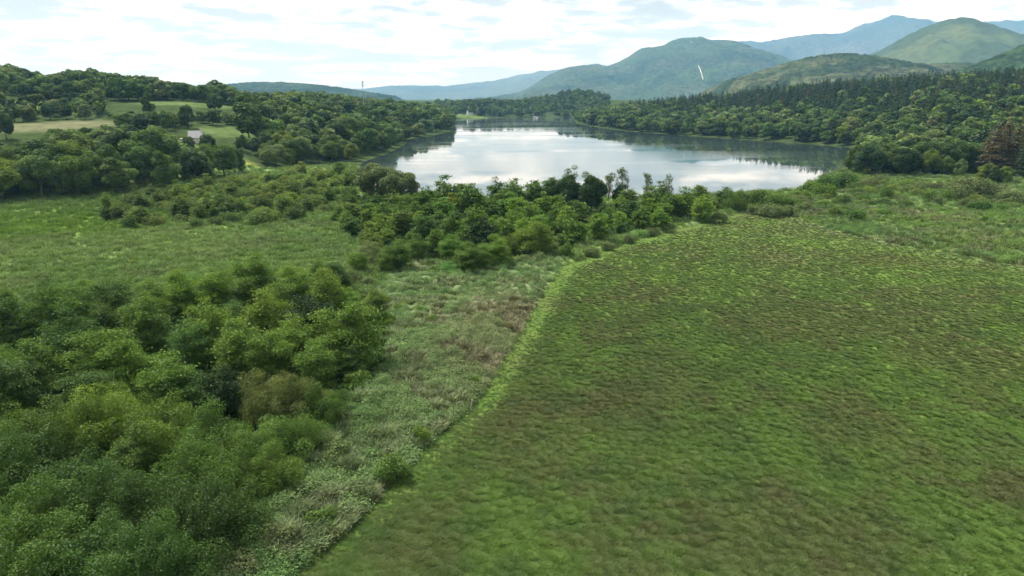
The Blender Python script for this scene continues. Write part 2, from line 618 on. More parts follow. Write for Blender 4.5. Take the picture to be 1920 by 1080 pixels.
def polar_patch(r, a):
    R, A = np.meshgrid(r, a, indexing='ij')
    x, y = (R * np.sin(A)).ravel(), (R * np.cos(A)).ravel()
    n, m = len(r), len(a)
    i = (np.arange(n - 1)[:, None] * m + np.arange(m - 1)[None, :]).ravel()
    F = np.stack([i, i + 1, i + m + 1, i + m], 1)[:, ::-1]
    return x, y, F


# fine sheets of the flat bog, each its own surface
R0, R1 = 26.0, 430.0
AMAX = math.radians(58)
rr = R0 * np.exp(np.arange(0, math.log(R1 / R0), 0.0046))
aa = np.arange(-AMAX, AMAX, 0.0031)
bx, by, BF = polar_patch(rr, aa)
bz = terrain(bx, by)
bzone = zone_of(bx, by)
d1, id1 = cells(bx / 1.25, by / 1.05, 70)
tus = np.clip(1 - (d1 / 0.62) ** 2, 0, 1)
fine = fbm(bx / 0.9, by / 0.9, 71, 3)
bump_m = tus * (0.08 + 0.22 * id1) * (0.4 + 0.8 * fbm(bx / 8, by / 8, 72)) + 0.12 * fine
dE = dist_line(EDGE, bx, by)
bump_m *= (0.35 + 0.65 * sstep(2, 7, dE)) * (1 - 0.65 * sstep(90, 240, np.hypot(bx, by)))
d2, id2 = cells(bx / 2.2, by / 2.2, 75)
bump_s = np.clip(1 - (d2 / 0.7) ** 2, 0, 1) * (0.2 + 0.7 * id2) + 0.5 * fbm(bx / 1.1, by / 1.1, 76, 3)
bump_l = 0.5 * fbm(bx / 2, by / 2, 77, 3) + 0.8 * fbm(bx / 9, by / 9, 78)
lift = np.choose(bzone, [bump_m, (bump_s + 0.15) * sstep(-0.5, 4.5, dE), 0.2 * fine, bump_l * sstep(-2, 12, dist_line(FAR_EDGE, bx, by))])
bz = bz + 0.05 + lift * (bz < 6)
btint = np.zeros((len(bx), 3))
for k, fn in enumerate((meadow_colour, strip_colour, litter_colour, marsh_colour)):
    m = bzone == k
    btint[m] = fn(bx[m], by[m])
flat = (terrain(bx, by) > -0.02) & (terrain(bx, by) < 3.0)
fzone = bzone[BF[:, 0]]
fflat = flat[BF].all(1)
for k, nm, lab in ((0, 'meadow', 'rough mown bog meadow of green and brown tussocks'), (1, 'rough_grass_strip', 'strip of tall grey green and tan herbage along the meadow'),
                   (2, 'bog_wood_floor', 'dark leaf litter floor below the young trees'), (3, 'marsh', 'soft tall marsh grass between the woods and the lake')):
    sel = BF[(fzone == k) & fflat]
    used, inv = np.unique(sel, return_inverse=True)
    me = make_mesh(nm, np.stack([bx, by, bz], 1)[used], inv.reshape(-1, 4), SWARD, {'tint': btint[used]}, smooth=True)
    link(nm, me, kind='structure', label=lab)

# the base sheet out to the horizon, all round
ra = np.concatenate([[3, 12, 24, 36], 44 * np.exp(np.arange(0, math.log(15000 / 44), 0.021)), [17000]])
a_f = np.radians(np.concatenate([np.arange(-180, -60, 4.0), np.arange(-60, 60.01, 0.22), np.arange(64, 181, 4.0)]))
gx, gy, GF = polar_patch(ra, a_f)
gz = terrain(gx, gy)
gcol = hill_colour(gx, gy, gz)
bogm = (np.hypot(gx, gy) < R1) & (gz < 3)
gzone = zone_of(gx, gy)
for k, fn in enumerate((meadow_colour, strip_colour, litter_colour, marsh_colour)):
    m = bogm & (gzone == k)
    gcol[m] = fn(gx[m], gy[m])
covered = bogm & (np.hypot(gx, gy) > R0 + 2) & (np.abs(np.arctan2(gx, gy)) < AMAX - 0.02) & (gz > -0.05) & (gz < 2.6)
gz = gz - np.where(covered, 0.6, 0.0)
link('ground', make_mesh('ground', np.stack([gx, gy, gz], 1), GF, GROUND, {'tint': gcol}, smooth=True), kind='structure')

# the lake
lx0, ly0 = LAKE.min(0) - 6
lx1, ly1 = LAKE.max(0) + 6
me = make_mesh('lake', [(lx0, ly0, -0.3), (lx1, ly0, -0.3), (lx1, ly1, -0.3), (lx0, ly1, -0.3)], [(0, 1, 2, 3)], WATER)
link('lake', me, kind='structure', label='pale still lake between wooded banks')


# ------------------------------------------------------------------ hills and mountains
def ridge(name, prof, Y, depth_f, depth_b, rough, col_fn, nx=260, ny=110, base=10.0, seed=0, tree=0.0, label=None, mat=None):
    """a hill with the given skyline (photo column, photo row) at distance Y"""
    px = np.array([p[0] for p in prof], float)
    top = np.array([height_for(p[1], Y) for p in prof])
    xs = colx(px, Y, 300)
    x = np.linspace(xs[0], xs[-1], nx)
    hp = np.interp(x, xs, top)
    k = np.hanning(9)
    k /= k.sum()
    hp = np.convolve(np.pad(hp, 4, 'edge'), k, 'valid')
    e_ = np.linspace(0, 1, nx)
    hp = base + (hp - base) * sstep(0, 0.05, e_) * sstep(0, 0.05, 1 - e_)
    s = np.concatenate([-np.linspace(1, 0, int(ny * 0.72)) , np.linspace(0, 1, ny - int(ny * 0.72) + 1)[1:]])
    S, X = np.meshgrid(s, x, indexing='ij')
    Yd = Y + np.where(S < 0, S * depth_f, S * depth_b)
    L = depth_f * 0.32
    warp = (fbm(X / L, Yd / (L * 2.2), seed, 4) - 0.5)
    Sx = np.clip(np.abs(S) * (1 + 0.9 * warp * np.abs(S) ** 0.5 * (1 - np.abs(S) ** 3)), 0, 1.0)
    fall = 1 - Sx ** 1.15
    fall = np.clip(fall, 0, 1)
    H = np.interp(X + warp * L * 1.2 * np.abs(S), x, hp)
    Z = base + (H - base) * fall
    gul = 1 - np.abs(2 * fbm(X / (L * 0.45), Yd / (L * 0.9), seed + 40, 4) - 1)
    Z += (gul - 0.75) * rough * np.clip(np.abs(S) * 4, 0.0, 1) * fall ** 0.4
    Z += (fbm(X / (L * 0.12), Yd / (L * 0.12), seed + 80, 3) - 0.5) * rough * 0.22
    if tree:
        d, i = cells(X / tree, Yd / tree, seed + 3)
        Z += np.clip(1 - (d / 0.7) ** 2, 0, 1) * (0.4 + 0.6 * i) * tree * 0.5
    n, m = S.shape
    i = (np.arange(n - 1)[:, None] * m + np.arange(m - 1)[None, :]).ravel()
    F = np.stack([i, i + 1, i + m + 1, i + m], 1)
    V = np.stack([X.ravel(), Yd.ravel(), Z.ravel()], 1)
    c = col_fn(X.ravel(), Yd.ravel(), Z.ravel(), fall.ravel())
    o = link(name, make_mesh(name, V, F, mat or HILLS, {'tint': c}, smooth=True), kind='structure')
    if label:
        o['label'] = label
    return X, Yd, Z


def forest_col(lo, hi, bare=None, amount=0.0, s=300.0, seed=0):
    def f(x, y, z, fall):
        c = mixc(lo, hi, sstep(0.35, 0.65, fbm(x / s, y / s, seed + 5)))
        if bare is not None:
            c = mixc(c, bare, amount * sstep(0.45, 0.62, fbm(x / (s * 0.8), y / (s * 0.8), seed + 6)))
        return c
    return f


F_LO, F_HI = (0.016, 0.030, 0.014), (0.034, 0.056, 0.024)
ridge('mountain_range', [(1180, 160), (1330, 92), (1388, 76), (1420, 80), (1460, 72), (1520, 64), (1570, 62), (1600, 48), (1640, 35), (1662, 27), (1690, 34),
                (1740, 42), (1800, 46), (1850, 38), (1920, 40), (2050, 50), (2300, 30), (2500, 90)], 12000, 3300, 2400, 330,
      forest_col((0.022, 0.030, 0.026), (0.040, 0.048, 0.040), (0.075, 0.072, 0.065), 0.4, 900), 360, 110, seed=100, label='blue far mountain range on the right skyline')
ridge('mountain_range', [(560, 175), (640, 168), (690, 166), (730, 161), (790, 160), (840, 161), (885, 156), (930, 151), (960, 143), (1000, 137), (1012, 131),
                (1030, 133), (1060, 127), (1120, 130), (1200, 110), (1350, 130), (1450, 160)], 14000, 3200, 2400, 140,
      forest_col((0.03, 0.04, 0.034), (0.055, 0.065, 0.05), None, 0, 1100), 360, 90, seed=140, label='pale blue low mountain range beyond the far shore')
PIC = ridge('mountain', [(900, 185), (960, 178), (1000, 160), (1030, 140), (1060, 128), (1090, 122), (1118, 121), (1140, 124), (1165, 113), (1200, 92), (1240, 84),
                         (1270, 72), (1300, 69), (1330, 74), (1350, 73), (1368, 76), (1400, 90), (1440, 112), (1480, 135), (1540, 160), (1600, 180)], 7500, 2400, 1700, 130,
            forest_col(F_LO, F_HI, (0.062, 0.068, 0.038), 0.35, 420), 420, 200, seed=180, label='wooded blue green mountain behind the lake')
CONE = ridge('mountain', [(1500, 175), (1580, 135), (1640, 98), (1670, 84), (1710, 58), (1740, 46), (1765, 37), (1790, 32), (1815, 36), (1850, 47), (1880, 60),
                          (1920, 78), (1980, 92), (2060, 100), (2200, 90), (2400, 150)], 4600, 1300, 1100, 70,
             forest_col((0.036, 0.054, 0.022), (0.058, 0.082, 0.028), (0.080, 0.096, 0.038), 0.7, 260), 360, 170, seed=220, mat=HEATH, label='grassy green cone shaped mountain at the top right')
ridge('hill', [(1325, 184), (1350, 168), (1380, 150), (1430, 136), (1480, 120), (1530, 107), (1580, 101), (1630, 104), (1690, 116), (1740, 124), (1800, 118),
               (1860, 122), (1920, 118), (2050, 130), (2300, 120), (2500, 160)], 2500, 700, 600, 35,
      forest_col((0.022, 0.036, 0.016), (0.040, 0.056, 0.024), (0.066, 0.074, 0.036), 0.7, 130), 420, 170, seed=260, tree=14, label='scrubby green hill in front of the cone mountain')
ridge('hill', [(300, 178), (430, 158), (470, 155), (520, 155), (570, 158), (600, 161), (640, 166), (700, 176), (760, 184)], 4500, 800, 500, 25,
      forest_col(F_LO, F_HI, None, 0, 150), 360, 120, seed=300, tree=18, label='low wooded hill on the left skyline')
ridge('hill', [(1780, 150), (1850, 126), (1885, 112), (1920, 96), (1980, 70), (2100, 50), (2300, 40), (2500, 100)], 1750, 420, 400, 15,
      forest_col((0.025, 0.045, 0.018), (0.045, 0.07, 0.025), None, 0, 100), 260, 120, seed=340, tree=13, label='dark wooded hillside at the right edge')


# ------------------------------------------------------------------ foliage prototypes
UP = np.array((0, 0, 1.0))


def unit(v):
    return v / (np.linalg.norm(v, axis=-1, keepdims=True) + 1e-9)


def leaf_quads(C, N, size, asp=0.62, along=None):
    """a folded diamond per leaf clump: C centres, N normals"""
    n = len(C)
    t = along if along is not None else rng.normal(size=(n, 3))
    t = unit(t - N * (t * N).sum(1, keepdims=True))
    b = np.cross(N, t)
    s = size[:, None]
    V = np.stack([C - t * s, C + b * s * asp - N * s * 0.12, C + t * s, C - b * s * asp - N * s * 0.12], 1).reshape(-1, 3)
    F = np.arange(n * 4).reshape(n, 4)
    return V, F


def crown_mesh(name, C, N, size, tone, mat=LEAF, asp=0.62, along=None):
    V, F = leaf_quads(C, N, size, asp, along)
    return make_mesh(name, V, F, mat, {'tone': np.repeat(np.clip(tone, 0, 1), 4)})


def rand_dirs(n, r=None):
    return unit((r or rng).normal(size=(n, 3)))


def clump_leaves(centres, radii, per_area, size, up=0.35, rough=0.55, flat=1.0, keep=-0.35, mid=None):
    """leaves over the shells of many branch clumps; returns arrays"""
    Cs, Ns, Ss, Ts = [], [], [], []
    mid = centres.mean(0) if mid is None else mid
    for c, r in zip(centres, radii):
        n = max(6, int(per_area * 4 * math.pi * r * r))
        d = rand_dirs(n)
        out = unit((c - mid)[None])
        d = d[(d * out).sum(1) > keep - 0.4 * rng.random(n)]
        n = len(d)
        rad = r * rng.uniform(0.62, 1.12, n) ** 0.7
        p = c + d * rad[:, None] * np.array((1, 1, flat))
        nn = unit(d * 0.75 + UP * up + rng.normal(size=(n, 3)) * rough)
        Cs.append(p)
        Ns.append(nn)
        Ss.append(size * rng.uniform(0.65, 1.35, n))
        Ts.append(np.clip(0.5 + rng.normal() * 0.18 + rng.normal(size=n) * 0.11, 0, 1))
    return map(np.concatenate, (Cs, Ns, Ss, Ts))


def broadleaf(name, H=18.0, R=6.5, z0=2.5, ncl=34, per_area=5.0, size=0.45, lumpy=0.34, rough=0.6):
    cz, hz = (H + z0) / 2, (H - z0) / 2
    d = rand_dirs(ncl)
    d[:, 2] = np.where(d[:, 2] < -0.75, -d[:, 2], d[:, 2])
    k = rng.uniform(0.52, 0.86, ncl)[:, None]
    c = d * k * np.array((R, R, hz)) + (0, 0, cz)
    r = R * lumpy * rng.uniform(0.75, 1.25, ncl)
    c[:, 2] = np.minimum(c[:, 2], H - r * 0.8)
    return crown_mesh(name, *clump_leaves(c, r, per_area, size, mid=np.array((0, 0, cz)), rough=rough))


def alder(name, H=9.0, R=3.4, per=16, size=0.2, nb=95, lean=0.5, dens=1.0):
    """young feathery tree: ascending branches with flat sprays of leaves"""
    Cs, Ns, Ts, Ss = [], [], [], []
    leads = [(0.0, 0.0, 1.0, 0.66)]
    a0 = rng.uniform(0, 6.28)
    for q in range(4):
        a = a0 + q * 1.57 + rng.normal() * 0.3
        o_ = R * rng.uniform(0.32, 0.62)
        leads.append((math.cos(a) * o_, math.sin(a) * o_, rng.uniform(0.62, 0.9), rng.uniform(0.45, 0.62)))
    for i in range(int(nb * 1.25)):
        lx, ly, lh, lr = leads[i % 5]
        t = rng.random()
        z = H * lh * (0.07 + 0.90 * t)
        prof = min(1.0, t / 0.2) ** 0.5 * (1 - max(0.0, (t - 0.2) / 0.84) ** 2.2) ** 0.8
        L = R * lr * prof * rng.uniform(0.6, 1.2) + 0.15
        az = rng.uniform(0, 6.28)
        el = lean * rng.uniform(0.4, 1.2) + 0.5 * t
        dv = np.array((math.cos(az) * math.cos(el), math.sin(az) * math.cos(el), math.sin(el)))
        ns = max(2, int(L * 2.4))
        tone_b = 0.45 + rng.normal() * 0.13
        for j in range(ns):
            f = 0.30 + 0.75 * (j + 0.6) / ns
            p = np.array((lx * min(1, 0.3 + t), ly * min(1, 0.3 + t), z)) + dv * L * f + (0, 0, -0.10 * L * f * f)
            n = int(per * dens * rng.uniform(0.7, 1.3))
            sp = 0.50 * rng.uniform(0.7, 1.2)
            q = p + rng.normal(size=(n, 3)) * np.array((sp, sp, sp * 0.45))
            Cs.append(q)
            out = np.array((dv[0], dv[1], 0.2))
            Ns.append(unit(UP * 0.75 + out * 0.35 + rng.normal(size=(n, 3)) * 0.55))
            Ss.append(size * rng.uniform(0.6, 1.4, n))
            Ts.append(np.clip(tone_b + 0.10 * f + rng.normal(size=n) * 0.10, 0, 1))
    C, N, S, T = map(np.concatenate, (Cs, Ns, Ss, Ts))
    ok = (C[:, 2] > 0.15) & (C[:, 2] < H * 1.02)
    return crown_mesh(name, C[ok], N[ok], S[ok], T[ok], asp=0.7)


def willow(name, H=8.0, R=4.0, ncl=80, size=0.085):
    """wide uneven dome of many small leafy shoots"""
    a = rng.uniform(0, 6.28, 5)
    d = rand_dirs(ncl)
    d[:, 2] = np.abs(d[:, 2]) * 1.1 - 0.12
    az = np.arctan2(d[:, 1], d[:, 0])
    lob = 1 + 0.16 * np.sin(az * 3 + a[0]) + 0.12 * np.sin(az * 5 + a[1] + d[:, 2] * 4) + 0.10 * np.sin(d[:, 2] * 9 + a[2])
    c = d * (rng.uniform(0.45, 0.98, ncl) * lob)[:, None] * np.array((R, R, H * 0.78)) + (0, 0, H * 0.16)
    r = rng.uniform(0.45, 1.15, ncl) * R / 4
    c[:, 2] = np.clip(c[:, 2], 0.5, H * 1.02 - r)
    C, N, S, T = clump_leaves(c, r, 44.0, size, up=0.55, rough=0.75, keep=-0.7, mid=np.array((0, 0, H * 0.2)), flat=1.25)
    k = rng.normal(size=(len(C), 3)) * 0.12
    return crown_mesh(name, C + k, N, S, T)


def bush(name, H=3.0, R=2.2, ncl=16, per_area=9.0, size=0.2):
    d = rand_dirs(ncl)
    d[:, 2] = np.abs(d[:, 2])
    c = d * rng.uniform(0.35, 0.75, ncl)[:, None] * np.array((R, R, H * 0.75)) + (0, 0, H * 0.18)
    r = R * rng.uniform(0.26, 0.46, ncl)
    c[:, 2] = np.clip(c[:, 2], r * 0.5, H - r * 0.9)
    C, N, S, T = clump_leaves(c, r, per_area, size, up=0.5, rough=0.6, keep=-0.6, mid=np.array((0, 0, 0.2)))
    ok = C[:, 2] > 0.0
    return crown_mesh(name, C[ok], N[ok], S[ok], T[ok])


def conifer(name, H=22.0, R=3.6, whorls=22, nb=9, size=0.75, top=0.98):
    Cs, Ns, Ss, Ts, Al = [], [], [], [], []
    for w in range(whorls):
        t = w / (whorls - 1)
        z = H * (0.12 + (top - 0.12) * t)
        L0 = R * (1 - t ** 1.5) ** 0.9 + 0.3
        for b_ in range(nb if t < 0.8 else 5):
            az = rng.uniform(0, 2 * math.pi)
            L = L0 * rng.uniform(0.7, 1.15)
            bz_ = rng.normal() * H * 0.016
            ns = max(2, int(L / (size * 0.55)))
            tb = 0.42 + rng.normal() * 0.12
            for j in range(ns):
                f = (j + 0.7) / ns
                dr = -0.25 * L * f + 0.12 * L * f * f + 0.15 * t * L
                side = rng.normal() * 0.22 * L * f
                p = (math.cos(az) * L * f - math.sin(az) * side, math.sin(az) * L * f + math.cos(az) * side, z + dr)
                p = (p[0], p[1], p[2] + bz_)
                Cs.append(p)
                Al.append((math.cos(az), math.sin(az), -0.35 + 0.4 * t))
                Ns.append((math.cos(az) * 0.55, math.sin(az) * 0.55, 0.75))
                Ss.append(size * rng.uniform(0.6, 1.15) * (0.6 + 0.4 * (1 - t)))
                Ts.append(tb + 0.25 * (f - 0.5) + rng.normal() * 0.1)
    C, N = np.array(Cs), np.array(Ns)
    N = unit(N + rng.normal(size=N.shape) * 0.38)
    return crown_mesh(name, C, N, np.array(Ss), np.array(Ts), asp=0.42, along=np.array(Al) + rng.normal(size=N.shape) * 0.25)


def sparse(name, H=13.0, R=3.2, ncl=13, size=0.17):
    """open crown: a few small clumps high on visible limbs"""
    z = rng.uniform(0.42, 0.95, ncl) * H
    az = rng.uniform(0, 6.28, ncl)
    r0 = R * rng.uniform(0.15, 0.85, ncl) * (1.15 - z / H * 0.55)
    c = np.stack([np.cos(az) * r0, np.sin(az) * r0, z], 1)
    r = rng.uniform(0.4, 0.95, ncl)
    me = crown_mesh(name, *clump_leaves(c, r, 9.0, size, mid=np.array((0, 0, H * 0.6)), keep=-1))
    return me, c


def trunk_mesh(name, H, r, nlimb=4, spread=0.3, first=0.3, mat=BARK, targets=None, n=6):
    m = MB()
    bend = rng.normal(size=2) * H * 0.02
    path = [(0, 0, -0.6), (0, 0, H * 0.12), (bend[0], bend[1], H * 0.45), (bend[0] * 0.5, bend[1] * 0.5, H * 0.86)]
    m.tube(path, [r * 1.35, r, r * 0.7, r * 0.18], n)
    if targets is None:
        targets = []
        for i in range(nlimb):
            az = i * 2.4 + rng.random()
            z = H * rng.uniform(first + 0.25, 0.9)
            targets.append((math.cos(az) * H * spread, math.sin(az) * H * spread, z))
    for t in targets:
        zb = max(H * 0.1, t[2] * rng.uniform(0.45, 0.62))
        f = zb / H
        p0 = np.array((bend[0] * min(1, f * 2), bend[1] * min(1, f * 2), zb))
        t = np.array(t)
        mid = (p0 + t) / 2 + np.array((0, 0, 0.06 * H)) * 0.6
        m.tube([p0, mid, t], [r * 0.45, r * 0.3, r * 0.08], 5)
    return m.mesh(name, mat, True)


PROTO = {}


def proto(key, crowns, trunks, H):
    PROTO[key] = (crowns, trunks, H)


proto('broad_near', [broadleaf('crown', 18, R, z0, n_, 11.0, 0.28, lm, .7) for R, z0, n_, lm in ((6.4, 1.0, 38, .33), (5.6, 1.5, 30, .36), (7.2, .8, 46, .30), (6.0, 1.2, 26, .40), (5.2, .8, 34, .34), (6.8, 1.5, 40, .31))],
      [trunk_mesh('trunk', 16, 0.32, 5) for _ in range(3)], 18)
proto('broad_mid', [broadleaf('crown', 18, R, z0, n_, 3.0, 0.62, lm) for R, z0, n_, lm in ((6.4, 1.0, 30, .34), (5.6, 1.2, 24, .38), (7.4, .8, 36, .31), (6.0, 1.0, 22, .40), (5.0, .8, 28, .35))],
      [trunk_mesh('trunk', 15, 0.32, 3, n=5) for _ in range(2)], 18)
proto('broad_far', [broadleaf('crown', 18, R, z0, n_, 0.9, 1.1, lm) for R, z0, n_, lm in ((6.4, .5, 16, .42), (7.0, .5, 18, .40), (5.6, .5, 14, .44))], [], 18)
proto('alder', [alder('crown', 9, R, 42, sz * .56, nb, le) for R, sz, nb, le in ((3.9, .19, 95, .5), (3.4, .18, 85, .62), (4.3, .20, 105, .42), (4.0, .19, 90, .4), (3.6, .2, 80, .55), (4.5, .19, 110, .45), (3.1, .18, 85, .7))],
      [trunk_mesh('trunk', 8.4, 0.11, 6, 0.22, 0.15) for _ in range(3)], 9)
proto('alder_mid', [alder('crown', 9, R, 14, .22, nb, le) for R, nb, le in ((3.8, 80, .5), (3.4, 75, .65), (4.3, 85, .42), (3.8, 75, .55), (3.1, 75, .75))],
      [trunk_mesh('trunk', 8.4, 0.11, 4, 0.2, 0.15, n=5) for _ in range(2)], 9)
proto('willow', [willow('crown', 8, R, n_) for R, n_ in ((4.0, 78), (4.5, 92), (3.6, 66), (4.2, 84), (4.8, 100))],
      [trunk_mesh('trunk', 7, 0.14, 6, 0.32, 0.05) for _ in range(2)], 8)
proto('bush', [bush('crown', 3, R, n_, 26.0, .11) for R, n_ in ((2.2, 16), (2.6, 20), (1.9, 14), (2.4, 22))],
      [trunk_mesh('stem', 2.3, 0.06, 5, 0.3, 0.05, n=5) for _ in range(2)], 3)
proto('conifer', [conifer('crown', 22, R, w, 13, .60) for R, w in ((4.3, 28), (3.8, 30), (4.8, 28), (4.1, 32))],
      [trunk_mesh('trunk', 21, 0.28, 0) for _ in range(2)], 22)
proto('conifer_mid', [conifer('crown', 22, R, w, 9, .95) for R, w in ((4.4, 20), (3.9, 21), (4.9, 19))], [trunk_mesh('trunk', 21, 0.28, 0, n=5)], 22)
proto('conifer_far', [conifer('crown', 22, R, 12, 7, 1.5) for R in (4.6, 4.1)], [], 22)
_sp = [sparse('crown', 13, 3.0, n_) for n_ in (30, 24, 36)]
PROTO['sparse'] = ([s[0] for s in _sp], [trunk_mesh('trunk', 12.5, 0.14, mat=BARK_PALE, targets=[tuple(c) for c in s[1]]) for s in _sp], 13)

# ------------------------------------------------------------------ where the trees stand
TREES = []        # dicts: x y H R kind tint tone-word zone


def add(x, y, H, kind, tint, tone, zone, wide=1.0, hand=None, near=True, name=None):
    TREES.append(dict(x=x, y=y, H=H, kind=kind, tint=tint, tone=tone, zone=zone, wide=wide, hand=hand, name=name))


def top_at(px, py, H, z=0.0):
    return at(px, py, z + H)


def jit(c, s=0.12):
    k = 1 + rng.normal() * s
    return tuple(max(0.004, v * k * (1 + rng.normal() * s * 0.35)) for v in c)


T_ALDER = [((0.074, 0.134, 0.030), 'mid-green'), ((0.092, 0.160, 0.032), 'fresh-green'), ((0.112, 0.180, 0.034), 'yellow-green'), ((0.052, 0.104, 0.028), 'deep-green')]
T_WOOD = [((0.062, 0.106, 0.040), 'dark-green'), ((0.090, 0.146, 0.050), 'mid-green'), ((0.138, 0.190, 0.092), 'pale-green'), ((0.038, 0.070, 0.034), 'very-dark'), ((0.118, 0.168, 0.040), 'yellow-green')]
T_CON = [((0.020, 0.040, 0.022), 'dark-green'), ((0.030, 0.054, 0.026), 'green'), ((0.058, 0.062, 0.036), 'brownish')]
T_GREY = ((0.110, 0.145, 0.075), 'grey-green')
T_BROWN = ((0.082, 0.104, 0.038), 'brownish')
T_BLACK = ((0.022, 0.046, 0.018), 'very-dark')


def pick(pal, w):
    i = rng.choice(len(pal), p=np.array(w) / sum(w))
    return jit(pal[i][0]), pal[i][1]


GRID = {}


def free(x, y, d):
    k = (int(x // 4), int(y // 4))
    q = int(d // 4) + 1
    for i in range(k[0] - q, k[0] + q + 1):
        for j in range(k[1] - q, k[1] + q + 1):
            for a, b in GRID.get((i, j), ()):
                if (a - x) ** 2 + (b - y) ** 2 < d * d:
                    return False
    return True


def occupy(x, y):
    GRID.setdefault((int(x // 4), int(y // 4)), []).append((x, y))


# --- near wood, trees one can point at: top column, top row, height, kind, tint
NEARLIST = [
    (105, 532, 9.5, 'alder', 0), (205, 515, 9.0, 'alder', 3), (333, 508, 8.0, 'alder', 2), (400, 505, 8.0, 'alder', 2), (472, 472, 9.5, 'alder', 1), (545, 500, 8.5, 'alder', 1),
    (605, 505, 8.5, 'alder', 2), (383, 560, 9.5, 'alder', 2), (495, 545, 10.0, 'alder', 2), (572, 552, 9.0, 'alder', 9), (661, 572, 9.5, 'alder', 1),
    (183, 614, 9.0, 'alder', 1), (311, 660, 9.0, 'alder', 0), (232, 640, 7.5, 'alder', 1), (50, 640, 8.0, 'alder', 0), (120, 580, 9.0, 'alder', 3), (272, 560, 9.0, 'alder', 0),
    (345, 600, 8.0, 'alder', 3), (440, 600, 8.5, 'alder', 1), (500, 620, 7.5, 'alder', 1), (590, 640, 7.0, 'alder', 0), (490, 690, 7.0, 'willow', 8), (548, 705, 6.0, 'willow', 8), (600, 720, 5.5, 'willow', 0),
    (194, 722, 7.5, 'willow', 2), (72, 745, 7.5, 'willow', 1), (294, 745, 7.5, 'willow', 2), (389, 762, 7.0, 'willow', 0), (28, 795, 7.0, 'willow', 3), (255, 797, 6.0, 'alder', 0),
    (417, 812, 6.5, 'willow', 0), (344, 832, 7.0, 'willow', 0), (505, 835, 5.0, 'willow', 1), (133, 856, 7.0, 'willow', 3), (244, 890, 6.5, 'willow', 3), (60, 905, 7.0, 'willow', 0),
    (389, 902, 6.5, 'willow', 3), (55, 975, 7.0, 'willow', 0), (183, 985, 6.5, 'willow', 3), (285, 985, 6.0, 'willow', 3), (455, 850, 5.5, 'willow', 1), (660, 650, 5.0, 'alder', 3), (10, 668, 8, 'alder', 3),
    (20, 560, 8, 'alder', 3), (160, 690, 7.5, 'alder', 3), (420, 690, 7, 'alder', 9), (355, 700, 7, 'alder', 3), (610, 580, 9, 'alder', 1), (540, 590, 8, 'alder', 2)]
for px, py, H, kd, ti in NEARLIST:
    H *= 1.1
    x, y = top_at(px, py, H)
    tint, tone = (T_BROWN if ti == 8 else T_BLACK if ti == 9 else T_ALDER[ti])
    tint = jit(tint, 0.07)
    if py > 730:
        tint = tuple(c * 0.86 for c in tint)
    add(x, y, H, kd, tint, tone, 'near_wood', 1.16 if kd == 'alder' else 1.12)
    occupy(x, y)

# --- the middle thicket and the rows in front of the lake
MIDLIST = [
    (800, 400, 10, 'alder', 3), (848, 398, 9, 'alder', 0), (905, 408, 10, 'alder', 9), (880, 455, 7.5, 'alder', 0), (870, 452, 5.5, 'alder', 0), (903, 458, 7, 'alder', 0), (845, 440, 7, 'alder', 0),
    (960, 395, 9, 'alder', 1), (1010, 400, 8, 'alder', 2), (1050, 372, 9, 'alder', 1), (1080, 402, 9, 'alder', 0), (1125, 398, 9, 'alder', 1), (1165, 395, 7, 'alder', 2), (1205, 388, 8, 'alder', 0),
    (1240, 388, 7.5, 'alder', 1), (1285, 352, 10, 'alder', 1), (1320, 366, 9, 'alder', 2), (1378, 350, 9, 'willow', 0), (745, 448, 8, 'alder', 0), (720, 470, 6, 'alder', 1), (780, 440, 7, 'alder', 0),
    (835, 330, 13, 'alder', 0), (885, 345, 11, 'alder', 0), (930, 332, 12, 'alder', 3), (965, 336, 11, 'alder', 0), (1000, 336, 11, 'alder', 0), (1030, 330, 12, 'alder', 3), (790, 352, 9, 'alder', 0),
    (860, 350, 9, 'alder', 0), (760, 362, 7, 'alder', 0), (1180, 352, 9, 'alder', 0), (1220, 352, 9, 'alder', 0), (1255, 362, 8, 'alder', 0), (930, 440, 8, 'alder', 1), (670, 470, 6, 'alder', 1), (690, 455, 6, 'willow', 5)]
for px, py, H, kd, ti in MIDLIST:
    x, y = top_at(px, py, H)
    tint, tone = T_BLACK if ti == 9 else T_GREY if ti == 5 else T_ALDER[ti]
    add(x, y, H, kd, jit(tuple(c * 1.12 for c in tint), 0.08), tone, 'thicket', 1.2)
    occupy(x, y)
# dark trees, thin pale-stemmed trees and the broad grey willow on the near shore
for px, py, H, w in ((1068, 330, 13, 1.25), (1110, 332, 13, 1.2), (1040, 338, 11, 1.1), (1160, 348, 9, .8)):
    x, y = top_at(px, py, H)
    add(x, y, H, 'broad_near', jit((0.042, 0.078, 0.036), .06), 'dark-green', 'shore_row', 0.85 * w)
    occupy(x, y)
for px, py, H in ((1072, 309, 17), (1104, 322, 15), (1143, 324, 13.5), (1168, 312, 15.5), (1215, 322, 13.5), (1255, 326, 13)):
    x, y = top_at(px, py, H)
    add(x, y, H, 'sparse', jit((0.085, 0.12, 0.05), .06), 'pale-green', 'shore_row', 1.0)
    occupy(x, y)
for px, py, H, w in ((704, 308, 15, 1.5), (748, 321, 13, 1.35)):
    x, y = top_at(px, py, H)
    add(x, y, H, 'broad_near', jit((0.125, 0.165, 0.088), .04), 'grey-green', 'big_willow', w)
    occupy(x, y)


def scatter(poly, n, dmin, fn, tries=30):
    p = np.asarray(poly)
    lo, hi = p.min(0), p.max(0)
    got = 0
    for _ in range(n * tries):
        x, y = rng.uniform(lo[0], hi[0]), rng.uniform(lo[1], hi[1])
        if got >= n:
            break
        if not inside(poly, np.array(x), np.array(y)) or not free(x, y, dmin):
            continue
        if fn(x, y):
            occupy(x, y)
            got += 1


